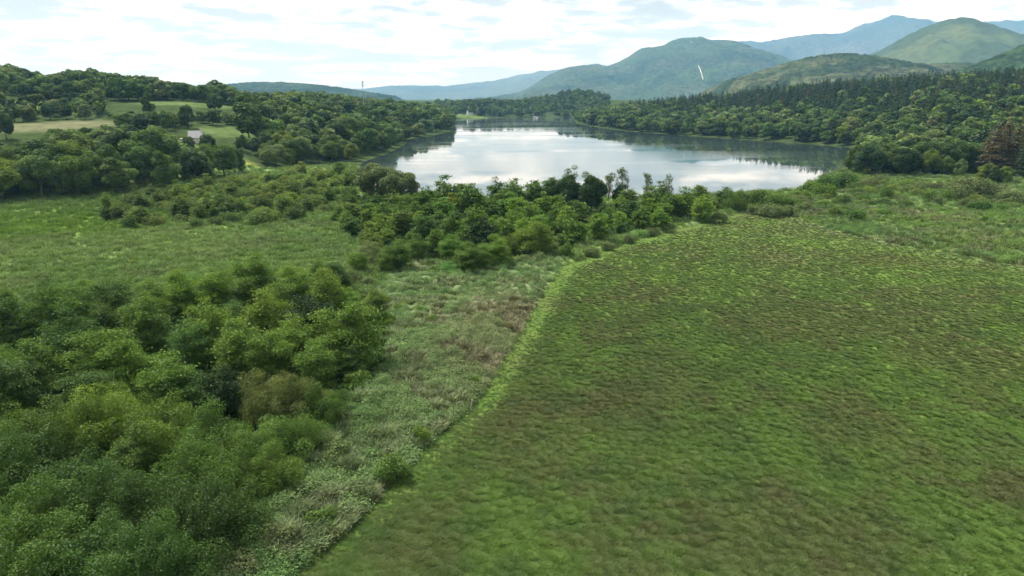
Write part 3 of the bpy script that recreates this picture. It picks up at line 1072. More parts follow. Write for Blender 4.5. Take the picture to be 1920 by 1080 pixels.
def f_near(x, y):
    tint, tone = pick(T_ALDER, (3, 2, 1, 3))
    far = y > 105
    if y < 105:
        tint = tuple(c * 0.86 for c in tint)
    add(x, y, rng.uniform(4.5, 8.0) if far else rng.uniform(4.0, 6.5), 'alder' if far else 'willow', tint, tone, 'near_wood', rng.uniform(1.1, 1.35))
    return True


scatter(NEAR_WOOD, 75, 4.9, f_near)


def f_thick(x, y):
    tint, tone = pick(T_ALDER, (4, 3, 2, 1.6))
    add(x, y, rng.uniform(4.0, 9.0), 'alder', tint, tone, 'thicket', rng.uniform(1.15, 1.6))
    return True


scatter(THICKET, 110, 5.4, f_thick)

# --- low bushes of the left marsh and between wood and lake
LS = [at(*p) for p in [(170, 440), (230, 392), (420, 350), (560, 330), (660, 326), (668, 372), (620, 402), (500, 425), (380, 430), (250, 445)]]


def f_ls(x, y):
    tint, tone = pick([((0.100, 0.155, 0.046), 'pale-green'), ((0.130, 0.180, 0.044), 'yellow-green'), ((0.068, 0.108, 0.036), 'mid-green')], (3, 3, 2))
    px, py, _ = project(x, y, 0)
    k = rng.random()
    if k < 0.55:
        add(x, y, rng.uniform(3.5, 6.0), 'bush', tint, tone, 'left_scrub', 1.15)
    else:
        add(x, y, rng.uniform(5, 8), 'alder', tint, tone, 'left_scrub', 1.35)
    return True


scatter(LS, 130, 4.8, f_ls)
for px, py, H, kd, ti in ((195, 360, 7, 'alder', 2), (215, 385, 5, 'alder', 0), (243, 400, 5, 'alder', 3), (300, 352, 7, 'alder', 1), (348, 348, 6, 'alder', 2), (270, 375, 4, 'bush', 1), (400, 385, 5, 'alder', 0),
                          (450, 375, 6, 'alder', 0), (380, 398, 3.5, 'bush', 3), (540, 365, 5, 'alder', 1), (330, 400, 3.5, 'bush', 1)):
    x, y = top_at(px, py, H)
    if free(x, y, 3):
        add(x, y, H, kd, jit(T_ALDER[ti][0], .08), T_ALDER[ti][1], 'left_scrub', 1.0)
        occupy(x, y)

LM = [at(*p) for p in [(0, 520), (120, 440), (380, 440), (640, 420), (640, 470), (430, 500), (200, 520)]]


def f_lm(x, y):
    tint, tone = pick([((0.100, 0.150, 0.055), 'pale-green'), ((0.110, 0.160, 0.042), 'yellow-green')], (3, 2))
    add(x, y, rng.uniform(0.9, 2.2), 'bush', tint, tone, 'left_scrub', rng.uniform(1.0, 1.5))
    return True


scatter(LM, 14, 9, f_lm)

# --- bushes along the meadow edge and in the right marsh
for px, py, H, w, t in ((790, 795, 2.6, .8, 1), (735, 850, 3.2, .9, 0), (700, 800, 2.2, 1, 5), (890, 702, 1.9, .7, 1), (1060, 456, 4.2, .7, 0), (1052, 440, 2.5, .8, 5), (705, 545, 3.5, 1.1, 2), (750, 565, 2.2, 1.1, 1),
                        (725, 590, 2.4, 1.0, 2), (790, 575, 2.0, 1.0, 1), (640, 760, 3, 1, 5), (670, 690, 3.4, 1, 0), (655, 505, 4, 1, 5), (688, 515, 3.2, 1, 5), (625, 830, 2.6, 1.1, 5), (560, 900, 2.8, 1.2, 5),
                        (520, 980, 2.6, 1.2, 5), (430, 1040, 2.8, 1.2, 5), (600, 950, 2.2, 1.2, 0), (810, 590, 2.0, .9, 1), (760, 610, 1.8, .9, 1), (670, 900, 2.0, 1.2, 5), (1040, 452, 3, 1, 5), (1010, 470, 3, 1.1, 5),
                        (980, 478, 2.6, 1.2, 5), (1110, 462, 2.8, 1.1, 5), (1140, 452, 2.6, 1.1, 5), (930, 480, 3.5, .8, 0), (1180, 440, 2.5, 1.1, 5), (1220, 425, 2.8, 1.1, 5), (1255, 415, 2.6, 1.1, 5)):
    x, y = top_at(px, py, H)
    tint, tone = T_GREY if t == 5 else T_ALDER[t]
    add(x, y, H, 'bush', jit(tint, .08), tone, 'edge', w)
    occupy(x, y)
for px, py, H, w, t in ((1605, 384, 4.5, 1.3, 3), (1570, 388, 3, 1.1, 0), (1350, 392, 3.5, 1.0, 5), (1400, 352, 5.5, 1.1, 0), (1430, 356, 5, 1.2, 0), (1465, 358, 5, 1.1, 1), (1490, 366, 4, 1.1, 0), (1445, 378, 4, 1.1, 5),
                        (1520, 335, 5, 1.3, 1), (1545, 340, 5, 1.2, 1), (1500, 352, 4.5, 1.2, 1), (1580, 322, 6, 1.3, 3), (1555, 328, 5.5, 1.2, 3), (1665, 345, 5, .7, 0), (1745, 350, 5.5, .7, 0), (1780, 352, 4.5, .8, 1),
                        (1840, 372, 4, 1.1, 3), (1900, 352, 5, 1.5, 5), (1880, 378, 3, 1.1, 0), (1660, 388, 3, .9, 1), (1700, 372, 3, .9, 1), (1760, 362, 4, 1, 5), (1800, 340, 6, 1.2, 5), (1830, 325, 8, 1.2, 5),
                        (1475, 385, 2.8, 1.2, 5), (1510, 378, 3, 1.2, 5), (1545, 372, 3, 1.2, 1), (1620, 362, 3, 1.1, 1), (1415, 382, 3, 1.1, 5), (1815, 372, 3, 1.1, 5), (1720, 402, 2, 1.2, 5), (1850, 405, 2.2, 1, 0)):
    H *= 1.3
    x, y = top_at(px, py, H)
    tint, tone = T_GREY if t == 5 else T_ALDER[t]
    add(x, y, H, 'bush', jit(tint, .08), tone, 'right_marsh', w)
    occupy(x, y)


RSC = [at(*p) for p in [(1385, 392), (1340, 385), (1400, 368), (1500, 362), (1530, 348), (1590, 340), (1690, 344), (1760, 352), (1930, 392), (1930, 470), (1790, 425), (1600, 410)]]


def f_rs(x, y):
    tint, tone = pick([((0.110, 0.160, 0.060), 'pale-green'), ((0.130, 0.180, 0.050), 'yellow-green'), (T_GREY[0], 'grey-green'), ((0.070, 0.110, 0.040), 'mid-green')], (3, 2, 2, 1.3))
    back = y > 255
    add(x, y, rng.uniform(2.5, 5.0) if back else rng.uniform(1.2, 2.6), 'bush', tint, tone, 'right_marsh', rng.uniform(1.0, 1.5))
    return True


scatter(RSC, 75, 5.5, f_rs)

# --- the woods
def front_left(px):
    return np.interp(px, [-300, 0, 130, 260, 340, 420, 500, 580, 683, 720], [at(0, p)[1] for p in (396, 385, 375, 365, 358, 335, 320, 309, 303, 303)])


def wood(px0, px1, Y0, Y1, dmin, n, fn):
    """darts in a wedge of photo columns px0..px1 and distances Y0..Y1"""
    for _ in range(n):
        Y = math.sqrt(rng.uniform(Y0 * Y0, Y1 * Y1))
        x = colx(rng.uniform(px0, px1), Y, 15)
        if not free(x, Y, dmin):
            continue
        if fn(x, Y):
            occupy(x, Y)


def on_land(x, y, m=4):
    return not inside(LAKE, np.array(x), np.array(y)) and dist_line(LAKE, np.array([x]), np.array([y]), True)[0] > m


SKY_L = ([-300, 0, 30, 60, 95, 130, 165, 200, 240, 262, 300, 340, 370, 400, 415, 430, 445, 470, 520, 560, 600, 640, 680, 720, 780, 820, 860],
         [110, 115, 118, 128, 138, 130, 123, 121, 124, 133, 145, 150, 157, 150, 146, 155, 168, 172, 170, 168, 165, 165, 170, 175, 180, 185, 194])
SKY_R = ([1070, 1130, 1160, 1200, 1250, 1290, 1330, 1345, 1400, 1450, 1500, 1560, 1600, 1640, 1680, 1720, 1780, 1850, 1920, 2000],
         [184, 178, 182, 173, 171, 166, 163, 172, 158, 153, 150, 143, 136, 140, 133, 129, 128, 125, 117, 110])
BELT = ([-300, 0, 88, 100, 200, 310, 325, 345, 400, 440, 470], [255, 262, 264, 238, 232, 234, 258, 268, 268, 262, 255])


def cap(x, y, H, table, play):
    """tree height kept under the crest line that the hill shows"""
    z = ground_at(x, y)
    px = 960 + x * FPX / (y * CP + (CAM_H - z) * SP)
    return min(H, height_for(np.interp(px, *table) + play, y) - z)


def f_left(x, y):
    px = 960 + x * FPX / (y * CP + CAM_H * SP * 0.6)
    fl = front_left(px)
    if y < fl + 2 or not on_land(x, y, 4) or in_clearing(np.array(x), np.array(y), 5.0):
        return False
    if px > 470 and y < fl + 25:
        tint, tone = pick(T_WOOD, (1, 3, 3, 0, 2))
    else:
        tint, tone = pick(T_WOOD, (4, 4, 2, 1, 0.4))
    dl = y - fl
    if px < 430 and dl < 75:
        H, zone = rng.uniform(15, 23), 'left_belt'
    elif y > 600 and px < 470:
        H, zone = rng.uniform(13, 20), 'left_ridge'
    elif px < 470:
        if rng.random() < 0.25:
            return False
        H, zone = rng.uniform(8, 14), 'left_slope'
    else:
        H, zone = rng.uniform(11, 18) + (5 if y > 740 else 0), 'left_bank'
    H = cap(x, y, H, BELT, rng.uniform(0, 14)) if (zone == 'left_belt' or (y < 450 and px < 470)) else cap(x, y, H, ([200, 440, 470, 900], [206, 206, 190, 190]), rng.uniform(0, 10)) if (zone == 'left_slope' and 200 < px) else cap(x, y, H, SKY_L, rng.uniform(-1, 9))
    if H < 5:
        return False
    add(x, y, H, 'broad', tint, tone, zone, rng.uniform(1.15, 1.5) if H > 9 else 1.5)
    return True


for px, py, Y, H, w, t in ((464, 187, 458, 24, 1.25, 0), (350, 240, 407, 8, 1.2, 0), (478, 235, 430, 11, 1.2, 3), (448, 240, 430, 10, 1.2, 0), (500, 240, 470, 9, 1.3, 1), (530, 230, 530, 9, 1.0, 0), (548, 232, 470, 14, 1.1, 2), (620, 247, 480, 14, 1.25, 2), (280, 183, 520, 18, .8, 0), (385, 262, 395, 14, 1.0, 3), (432, 258, 372, 14, 1.05, 0),
                           (8, 222, 385, 15, .9, 3), (352, 200, 470, 15, 1.1, 0), (405, 195, 560, 15, 1, 0), (575, 210, 560, 16, .9, 4), (500, 190, 640, 12, 1.0, 1)):
    x = colx(px, Y, 25)
    add(x, Y, H, 'broad', jit(T_WOOD[t][0], .05), T_WOOD[t][1], 'left_slope', w)
    occupy(x, Y)
# waterside row of the left bank, paler willows
for (px, py) in [(683, 296), (700, 288), (722, 279), (742, 270), (757, 261), (770, 257), (785, 254), (800, 252), (816, 249), (832, 246), (845, 242), (846, 238), (847, 234), (849, 229), (850, 226)]:
    x, y = at(px, py)
    x -= 7
    if free(x, y, 5):
        add(x, y, rng.uniform(12, 17), 'broad', *((lambda p: (jit(p[0], .08), p[1]))(T_WOOD[rng.choice([0, 1, 1, 2])])), 'left_bank', 1.05)
        occupy(x, y)
wood(-60, 470, 255, 350, 10.5, 700, f_left)
wood(-60, 470, 350, 420, 9.5, 900, f_left)
wood(150, 560, 380, 600, 9.5, 2500, f_left)
wood(-60, 470, 420, 600, 10.0, 1200, f_left)
wood(-60, 560, 600, 780, 10.5, 1600, f_left)
wood(430, 860, 360, 700, 10.0, 1500, f_left)
wood(430, 860, 700, 1500, 13.0, 2200, f_left)


def f_right(x, y):
    px = 960 + x * FPX / (y * CP + CAM_H * SP * 0.6)
    if px < 1078 or not on_land(x, y, 4):
        return False
    front = np.interp(px, [1560, 1590, 1640, 1700, 1760, 1830, 1930, 2000], [470, 385, 360, 362, 372, 384, 385, 385])
    if px > 1560 and y < front:
        return False
    h = ground_at(x, y)
    dl = dist_line(LAKE, np.array([x]), np.array([y]), True)[0]
    con = sstep(10, 22, h + rng.normal() * 5) if px < 1750 else sstep(12, 26, h + rng.normal() * 6)
    if px < 1500:
        con = sstep(9, 20, h + rng.normal() * 4)
    if rng.random() < con * (0.82 + 0.16 * float(fbm(np.array([x / 60]), np.array([y / 60]), 201)[0] > 0.47)):
        tint, tone = pick(T_CON, (4, 3, 1.2))
        add(x, y, max(9, cap(x, y, rng.uniform(14, 22), SKY_R, rng.uniform(-3, 12))), 'conif', tint, tone, 'right_ridge', rng.uniform(1.15, 1.7))
    else:
        tint, tone = pick(T_WOOD, (4, 3.5, 2.2, 3, 1.0))
        zone = 'right_near' if y < 480 else 'right_shore' if dl < 60 else 'right_slope'
        add(x, y, max(7, cap(x, y, rng.uniform(11, 18), SKY_R, rng.uniform(0, 9))), 'broad', tint, tone, zone, rng.uniform(1.15, 1.6))
    return True


# reddish-brown dead conifers and their neighbours at the right edge
for px, Y, H, t, w in ((1862, 372, 30, 'dead', 1.2), (1882, 376, 33, 'dead', 1.25), (1903, 370, 31, 'deadg', 1.2), (1850, 392, 22, 'dark', 1.1), (1926, 352, 24, 'dark', 1.1), (1842, 420, 23, 'dark', 1.1), (1912, 400, 25, 'deadg', 1.0)):
    x = colx(px, Y, 8)
    c = {'dead': (0.104, 0.078, 0.056), 'deadg': (0.088, 0.080, 0.044), 'dark': (0.022, 0.040, 0.018)}[t]
    add(x, Y, H, 'conif', jit(c, .05), {'dead': 'dead-brown', 'deadg': 'half-browned', 'dark': 'dark-green'}[t], 'right_near', w)
    occupy(x, Y)
for px, Y, H, t, w in ((1600, 392, 11, 0, 1.2), (1640, 384, 13, 0, 1.2), (1675, 380, 15, 0, 1.2), (1705, 372, 14, 0, 1.2), (1745, 366, 14, 4, 1.0), (1755, 400, 15, 1, 1.1), (1790, 420, 15, 1, 1.1), (1735, 420, 14, 4, 1.1),
                       (1800, 352, 10, 2, 1.1), (1850, 335, 9, 4, 1.2), (1868, 322, 9, 3, 1.2), (1885, 330, 8, 4, 1.1), (1775, 362, 10, 1, 1), (1620, 420, 10, 0, 1.1)):
    x = colx(px, Y, 4)
    add(x, Y, H, 'broad', jit(T_WOOD[t][0], .06), T_WOOD[t][1], 'right_near', w)
    occupy(x, Y)
wood(1560, 1985, 280, 480, 9.0, 1300, f_right)
wood(1430, 1985, 480, 760, 9.5, 2600, f_right)
wood(1080, 1985, 700, 1120, 9.5, 5200, f_right)
wood(1080, 1700, 1100, 1400, 11.0, 900, f_right)


def f_far(x, y):
    if not on_land(x, y, 3) or in_clearing(np.array(x), np.array(y), 3.0):
        return False
    tint, tone = pick(T_WOOD, (4, 4, 1, 2, .5))
    add(x, y, rng.uniform(10, 17), 'broad', tint, tone, 'far_wood', 1.3)
    return True


for px, Y, H, kd, c, t, w in ((886, 1500, 26, 'broad', (0.105, 0.150, 0.038), 'bright-yellow', 1.2), (902, 1480, 26, 'conif', (0.018, 0.034, 0.024), 'dark', 2.0), (915, 1500, 22, 'broad', (0.10, 0.14, 0.05), 'pale-green', 1.2)):
    x = colx(px, Y, 10)
    add(x, Y, H, kd, c, t, 'far_wood', w)
    occupy(x, Y)
wood(820, 1140, 1408, 2000, 14.0, 1500, f_far)

# ------------------------------------------------------------------ which trees show, largest first
T = TREES
tx = np.array([t['x'] for t in T])
ty = np.array([t['y'] for t in T])
tz = terrain(tx, ty)
RK = {'broad': 6.4 / 18, 'broad_near': 6.4 / 18, 'alder': 3.9 / 9, 'willow': 4.1 / 8, 'bush': 2.3 / 3, 'conif': 3.5 / 22, 'sparse': 3.0 / 13}
for i, t in enumerate(T):
    t['z'] = tz[i]
    t['d'] = math.hypot(t['x'], t['y'])
    t['R'] = t['H'] * RK[t['kind']] * t['wide']
order = np.argsort([t['d'] for t in T])
buf = np.full((540, 960), -1, np.int32)
for i in order:
    t = T[i]
    px, py, d = (float(v) for v in project(t['x'], t['y'], t['z'] + t['H'] * 0.55))
    t['px'], t['py'] = px, py
    rx, ry = FPX / d * t['R'] / 2, FPX / d * t['H'] * 0.48 / 2
    x0, x1, y0, y1 = int(px / 2 - rx), int(px / 2 + rx) + 2, int(py / 2 - ry), int(py / 2 + ry) + 2
    x0, y0, x1, y1 = max(0, x0), max(0, y0), min(960, x1), min(540, y1)
    t['vis'] = 0
    if x1 <= x0 or y1 <= y0:
        continue
    yy, xx = np.mgrid[y0:y1, x0:x1]
    m = (((xx + .5 - px / 2) / rx) ** 2 + ((yy + .5 - py / 2) / ry) ** 2 < 1) & (buf[y0:y1, x0:x1] < 0)
    t['vis'] = int(m.sum())
    buf[y0:y1, x0:x1][m] = i

CATS = {'broad': 'broadleaf_tree', 'broad_near': 'broadleaf_tree', 'sparse': 'slender_tree', 'conif': 'conifer_tree', 'alder': 'young_tree', 'willow': 'young_tree', 'bush': 'shrub'}
CATW = {'broadleaf_tree': 'tree', 'slender_tree': 'tree', 'conifer_tree': 'conifer', 'young_tree': 'young tree', 'shrub': 'shrub'}
LIMIT = {'broadleaf_tree': 270, 'conifer_tree': 150, 'young_tree': 285, 'shrub': 200, 'slender_tree': 20}
single, mass = [], []
for cat in LIMIT:
    g = sorted([t for t in T if CATS[t['kind']] == cat], key=lambda t: -t['vis'])
    g_in = [t for t in g if t['vis'] >= (3 if cat != 'shrub' else 5)]
    single += g_in[:LIMIT[cat]]
    keep = set(id(t) for t in g_in[:LIMIT[cat]])
    mass += [t for t in g if id(t) not in keep]
mass_far = [t for t in mass if t['kind'] in ('broad', 'conif', 'broad_near')]
mass_near = [t for t in mass if t['kind'] in ('alder', 'willow', 'bush')]

# ------------------------------------------------------------------ labels
ANCHORS = [((90, 240), 'the tan field'), ((365, 245), 'the grey roofed house'), ((505, 213), 'the pale stone wall'), ((681, 165), 'the tall mast'), ((60, 430), 'the bright marsh'),
           ((1878, 265), 'the dead-brown conifers'), ((722, 340), 'the broad grey willow'), ((1155, 345), 'the pale-stemmed trees'), ((1055, 492), 'the meadow corner'), ((945, 640), 'the tan reeds'),
           ((515, 715), 'the brown willow'), ((575, 600), 'the very dark tree'), ((1005, 214), 'the white lakeside hut'), ((900, 195), 'the dark far conifer'), ((1600, 300), 'the lake\'s right bay'),
           ((1605, 396), 'the dark marsh bush'), ((340, 195), 'the upper clearing'), ((850, 235), 'the left headland'), ((1082, 232), 'the right headland'), ((200, 610), 'the dark gap'), ((1300, 425), 'the meadow\'s far edge'),
           ((885, 766), 'the pale stake')]
ZN = {'near_wood': ('in the near wood', 'trees of the near wood'), 'thicket': ('in the lakeside thicket', 'trees of the lakeside thicket'), 'shore_row': ('on the near shore', 'trees on the near lake shore'),
      'big_willow': ('on the near shore', 'trees on the near lake shore'), 'left_scrub': ('in the left marsh', 'bushes of the left marsh'), 'edge': ('beside the meadow edge', 'bushes along the meadow edge'),
      'right_marsh': ('in the right marsh', 'bushes of the right marsh'), 'left_belt': ('in the left belt', 'trees of the left belt'), 'left_ridge': ('on the left ridge', 'trees on the left ridge'),
      'left_slope': ('on the left slope', 'trees on the left slope'), 'left_bank': ('on the left bank', 'trees on the left lake bank'), 'right_ridge': ('on the right ridge', 'conifers on the right ridge'),
      'right_near': ('at the right wood-edge', 'trees at the right wood edge'), 'right_shore': ('on the right shore', 'trees on the right lake shore'), 'right_slope': ('on the right slope', 'trees on the right slope'),
      'far_wood': ('beyond the far shore', 'trees beyond the far shore')}
NOUN = {'broadleaf_tree': 'tree', 'conifer_tree': 'conifer', 'young_tree': 'young tree', 'shrub': 'bush', 'slender_tree': 'thin tree'}
ORD = ['', 'second', 'third', 'fourth', 'fifth', 'sixth', 'seventh', 'eighth', 'ninth', 'tenth', 'eleventh', 'twelfth', 'thirteenth', 'fourteenth', 'fifteenth', 'sixteenth', 'seventeenth', 'eighteenth', 'nineteenth', 'twentieth', 'twenty-first', 'twenty-second']


def relation(t):
    best = None
    for (ax, ay), nm in ANCHORS:
        dx, dy = t['px'] - ax, (t['py'] - ay) * 1.6
        d = math.hypot(dx, dy)
        if best is None or d < best[0]:
            best = (d, dx, dy, nm)
    d, dx, dy, nm = best
    if abs(dx) > abs(dy) * 1.3:
        r = 'left of' if dx < 0 else 'right of'
    else:
        r = 'above' if dy < 0 else 'below'
    return r + ' ' + nm


classes = {}
for t in single:
    cat = CATS[t['kind']]
    hs = {'broadleaf_tree': 13, 'conifer_tree': 19.5, 'young_tree': 7.2, 'shrub': 3, 'slender_tree': 14}[cat]
    size = 'tall' if t['H'] > hs * 1.12 else 'low' if t['H'] < hs * 0.88 else 'medium'
    t['cat'] = cat
    key = (f"{size} {t['tone']} {NOUN[cat]}", ZN[t['zone']][0], relation(t))
    classes.setdefault(key, []).append(t)
for (a, z, r), g in classes.items():
    g.sort(key=lambda t: t['px'])
    n = len(g)
    for i, t in enumerate(g):
        if n == 1:
            o = ''
        elif n == 2:
            o = ('left-hand ', 'right-hand ')[i]
        elif i == 0:
            o = 'leftmost '
        elif i == n - 1:
            o = 'rightmost '
        elif i <= (n - 1) / 2 and i < len(ORD):
            o = ORD[i] + '-from-left '
        else:
            k = n - 1 - i
            o = (ORD[k] if k < len(ORD) else 'central') + '-from-right '
        t['label'] = f"{o}{a} {z}, {r}"

# ------------------------------------------------------------------ plant the single trees
def lod(t):
    k, d = t['kind'], t['d']
    if k == 'broad':
        return 'broad_near' if d < 480 else 'broad_mid'
    if k == 'conif':
        return 'conifer' if d < 480 else 'conifer_mid'
    if k == 'alder':
        return 'alder' if d < 175 else 'alder_mid'
    return k


for n_, t in enumerate(sorted(single, key=lambda t: -t['vis'])):
    crowns, trunks, H0 = PROTO[lod(t)]
    ci = int(rng.integers(len(crowns)))
    root = thing(t['cat'], t['label'], CATW[t['cat']], (t['x'], t['y'], t['z'] + (0.15 if t['d'] < 430 and t['z'] < 2 else -0.2)), rng.uniform(0, 6.28), ZN[t['zone']][1])
    s = t['H'] / H0
    w = s * t['wide'] * rng.uniform(0.93, 1.07)
    root.scale = (w, w * rng.uniform(0.92, 1.08), s)
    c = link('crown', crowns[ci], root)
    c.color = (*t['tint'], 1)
    if t['vis'] >= 25 and trunks:
        link('stem' if t['cat'] == 'shrub' else 'trunk', trunks[ci % len(trunks)], root)


# ------------------------------------------------------------------ the rest of the woods as one mass each
def joined(name, ts, label):
    Vs, Fs, To, Ti = [], [], [], []
    off = 0
    cache = {}
    for t in ts:
        k = {'broad': 'broad_far', 'conif': 'conifer_far', 'broad_near': 'broad_far'}[t['kind']]
        me = PROTO[k][0][int(rng.integers(len(PROTO[k][0])))]
        if me.name not in cache:
            v = np.zeros(len(me.vertices) * 3, np.float32)
            me.vertices.foreach_get('co', v)
            tn = np.zeros(len(me.vertices), np.float32)
            me.attributes['tone'].data.foreach_get('value', tn)
            cache[me.name] = (v.reshape(-1, 3), tn)
        v, tn = cache[me.name]
        s = t['H'] / PROTO[k][2]
        a = rng.uniform(0, 6.28)
        ca, sa = math.cos(a) * s * t['wide'], math.sin(a) * s * t['wide']
        Vs.append(np.stack([v[:, 0] * ca - v[:, 1] * sa + t['x'], v[:, 0] * sa + v[:, 1] * ca + t['y'], v[:, 2] * s + t['z'] - 0.3], 1))
        To.append(tn)
        Ti.append(np.tile(np.array(t['tint'], np.float32), (len(v), 1)))
        Fs.append(np.arange(len(v)).reshape(-1, 4) + off)
        off += len(v)
    if not Vs:
        return
    link(name, make_mesh(name, np.concatenate(Vs), np.concatenate(Fs), LEAF_FAR, {'tone': np.concatenate(To), 'tint': np.concatenate(Ti)}), kind='stuff', label=label)


joined('woodland', [t for t in mass_far if t['x'] < -20 and t['zone'] != 'far_wood'], 'unbroken canopy of the woods left of the lake')
joined('woodland', [t for t in mass_far if t['x'] >= -20 and t['zone'] != 'far_wood'], 'unbroken canopy of the woods right of the lake')
joined('woodland', [t for t in mass_far if t['zone'] == 'far_wood'], 'hazy wooded knolls beyond the far shore')

# ------------------------------------------------------------------ grass, sedge and herbs scattered over the bog
PCOL = bpy.data.collections


def blade_tuft(name, n, H, spread, width, flop=0.5):
    az = rng.uniform(0, 6.28, n)
    r = spread * np.sqrt(rng.random(n))
    p = np.stack([np.cos(az) * r, np.sin(az) * r, np.zeros(n)], 1)
    az2 = az + rng.normal(size=n) * 0.7
    out = np.stack([np.cos(az2), np.sin(az2), np.zeros(n)], 1)
    h = H * rng.uniform(0.6, 1.15, n)[:, None]
    fl = flop * rng.uniform(0.4, 1.3, n)[:, None]
    side = np.stack([-np.sin(az2), np.cos(az2), np.zeros(n)], 1) * width * rng.uniform(0.6, 1.3, n)[:, None]
    m = p + out * h * fl * 0.45 + UP * h * 0.62
    e = p + out * h * fl * 1.15 + UP * h * (0.95 - 0.25 * fl)
    V = np.stack([p - side * .7, p + side * .7, m + side, m - side, e], 1)
    V = V.reshape(-1, 3)
    i = np.arange(n)[:, None] * 5
    F = np.concatenate([i + np.array([[0, 1, 2]]), i + np.array([[0, 2, 3]]), i + np.array([[3, 2, 4]])])
    tone = np.repeat(np.clip(0.45 + rng.normal(size=n) * 0.13, 0, 1), 5)
    return make_mesh(name, V, F, GRASS, {'tone': tone})


def herb_clump(name, H, R, n, size):
    d = rand_dirs(n)
    d[:, 2] = np.abs(d[:, 2])
    C = d * rng.uniform(0.35, 1.05, n)[:, None] * np.array((R, R, H))
    N = unit(d * 0.5 + UP * 0.6 + rng.normal(size=(n, 3)) * 0.5)
    return crown_mesh(name, C, N, size * rng.uniform(0.6, 1.4, n), 0.5 + rng.normal(size=n) * 0.11, GRASS)


def proto_collection(name, meshes):
    c = PCOL.new(name)
    for m in meshes:
        c.objects.link(bpy.data.objects.new(m.name, m))
    return c


C_TUSS = proto_collection('tussock_kinds', [blade_tuft('tussock', 70, .36, .46, .022, 1.0) for _ in range(4)])
C_SEDGE = proto_collection('sedge_kinds', [blade_tuft('sedge', 40, 1.0, .55, .035, .55) for _ in range(3)] + [blade_tuft('sedge', 30, .75, .6, .04, .8)])
C_HERB = proto_collection('herb_kinds', [herb_clump('herb', .95, .8, 340, .065) for _ in range(4)])
C_UNDER = proto_collection('undergrowth_kinds', [herb_clump('undergrowth', 1.4, 1.3, 130, .2) for _ in range(3)])


def scatter_object(name, label, x, y, z, scl, tint, coll):
    n = len(x)
    me = bpy.data.meshes.new(name)
    me.vertices.add(n)
    me.vertices.foreach_set('co', np.stack([x, y, z], 1).astype(np.float32).ravel())
    me.attributes.new('scl', 'FLOAT', 'POINT').data.foreach_set('value', np.asarray(scl, np.float32))
    me.attributes.new('rot', 'FLOAT_VECTOR', 'POINT').data.foreach_set('vector', np.stack([rng.normal(size=n) * .12, rng.normal(size=n) * .12, rng.uniform(0, 6.28, n)], 1).astype(np.float32).ravel())
    tt = np.hstack([tint, np.ones((n, 1))]).astype(np.float32)
    me.attributes.new('tint', 'FLOAT_COLOR', 'POINT').data.foreach_set('color', tt.ravel())
    me.update()
    o = link(name, me, kind='stuff', label=label)
    ng = bpy.data.node_groups.new(name, 'GeometryNodeTree')
    ng.interface.new_socket('Geometry', in_out='INPUT', socket_type='NodeSocketGeometry')
    ng.interface.new_socket('Geometry', in_out='OUTPUT', socket_type='NodeSocketGeometry')
    gi, go = ng.nodes.new('NodeGroupInput'), ng.nodes.new('NodeGroupOutput')
    ip = ng.nodes.new('GeometryNodeInstanceOnPoints')
    ci = ng.nodes.new('GeometryNodeCollectionInfo')
    ci.inputs[0].default_value = coll
    ci.inputs['Separate Children'].default_value = True
    ci.inputs['Reset Children'].default_value = True
    ip.inputs['Pick Instance'].default_value = True
    a1 = ng.nodes.new('GeometryNodeInputNamedAttribute')
    a1.data_type = 'FLOAT'
    a1.inputs[0].default_value = 'scl'
    a2 = ng.nodes.new('GeometryNodeInputNamedAttribute')
    a2.data_type = 'FLOAT_VECTOR'
    a2.inputs[0].default_value = 'rot'
    er = ng.nodes.new('FunctionNodeEulerToRotation')
    L = ng.links.new
    L(gi.outputs[0], ip.inputs['Points'])
    L(ci.outputs[0], ip.inputs['Instance'])
    L(a2.outputs[0], er.inputs[0])
    L(er.outputs[0], ip.inputs['Rotation'])
    L(a1.outputs[0], ip.inputs['Scale'])
    L(ip.outputs[0], go.inputs[0])
    md = o.modifiers.new('scatter', 'NODES')
    md.node_group = ng
    return o


def sample_bog(zone, n, power=1.0, rmax=400, amax=54):
    """random points of one bog zone, denser near the viewpoint; heights from the fine sheet"""
    g = rng.random(n * 3)
    if power == 1.0:
        r = R0 + 1 + (rmax - R0) * g
    else:
        r = ((R0 + 1) ** (1 - power) + g * (rmax ** (1 - power) - (R0 + 1) ** (1 - power))) ** (1 / (1 - power))
    a = np.radians(rng.uniform(-amax, amax, n * 3))
    ir = np.clip((np.log(r / R0) / 0.0046).astype(int), 0, len(rr) - 1)
    ia = np.clip(((a + AMAX) / 0.0031).astype(int), 0, len(aa) - 1)
    k = ir * len(aa) + ia
    ok = (bzone[k] == zone) & flat[k]
    x, y, k = (r * np.sin(a))[ok], (r * np.cos(a))[ok], k[ok]
    return x, y, bz[k], k


def vary(c, s=0.18):
    return np.clip(c * (1 + rng.normal(size=(len(c), 1)) * s), 0.004, 1)


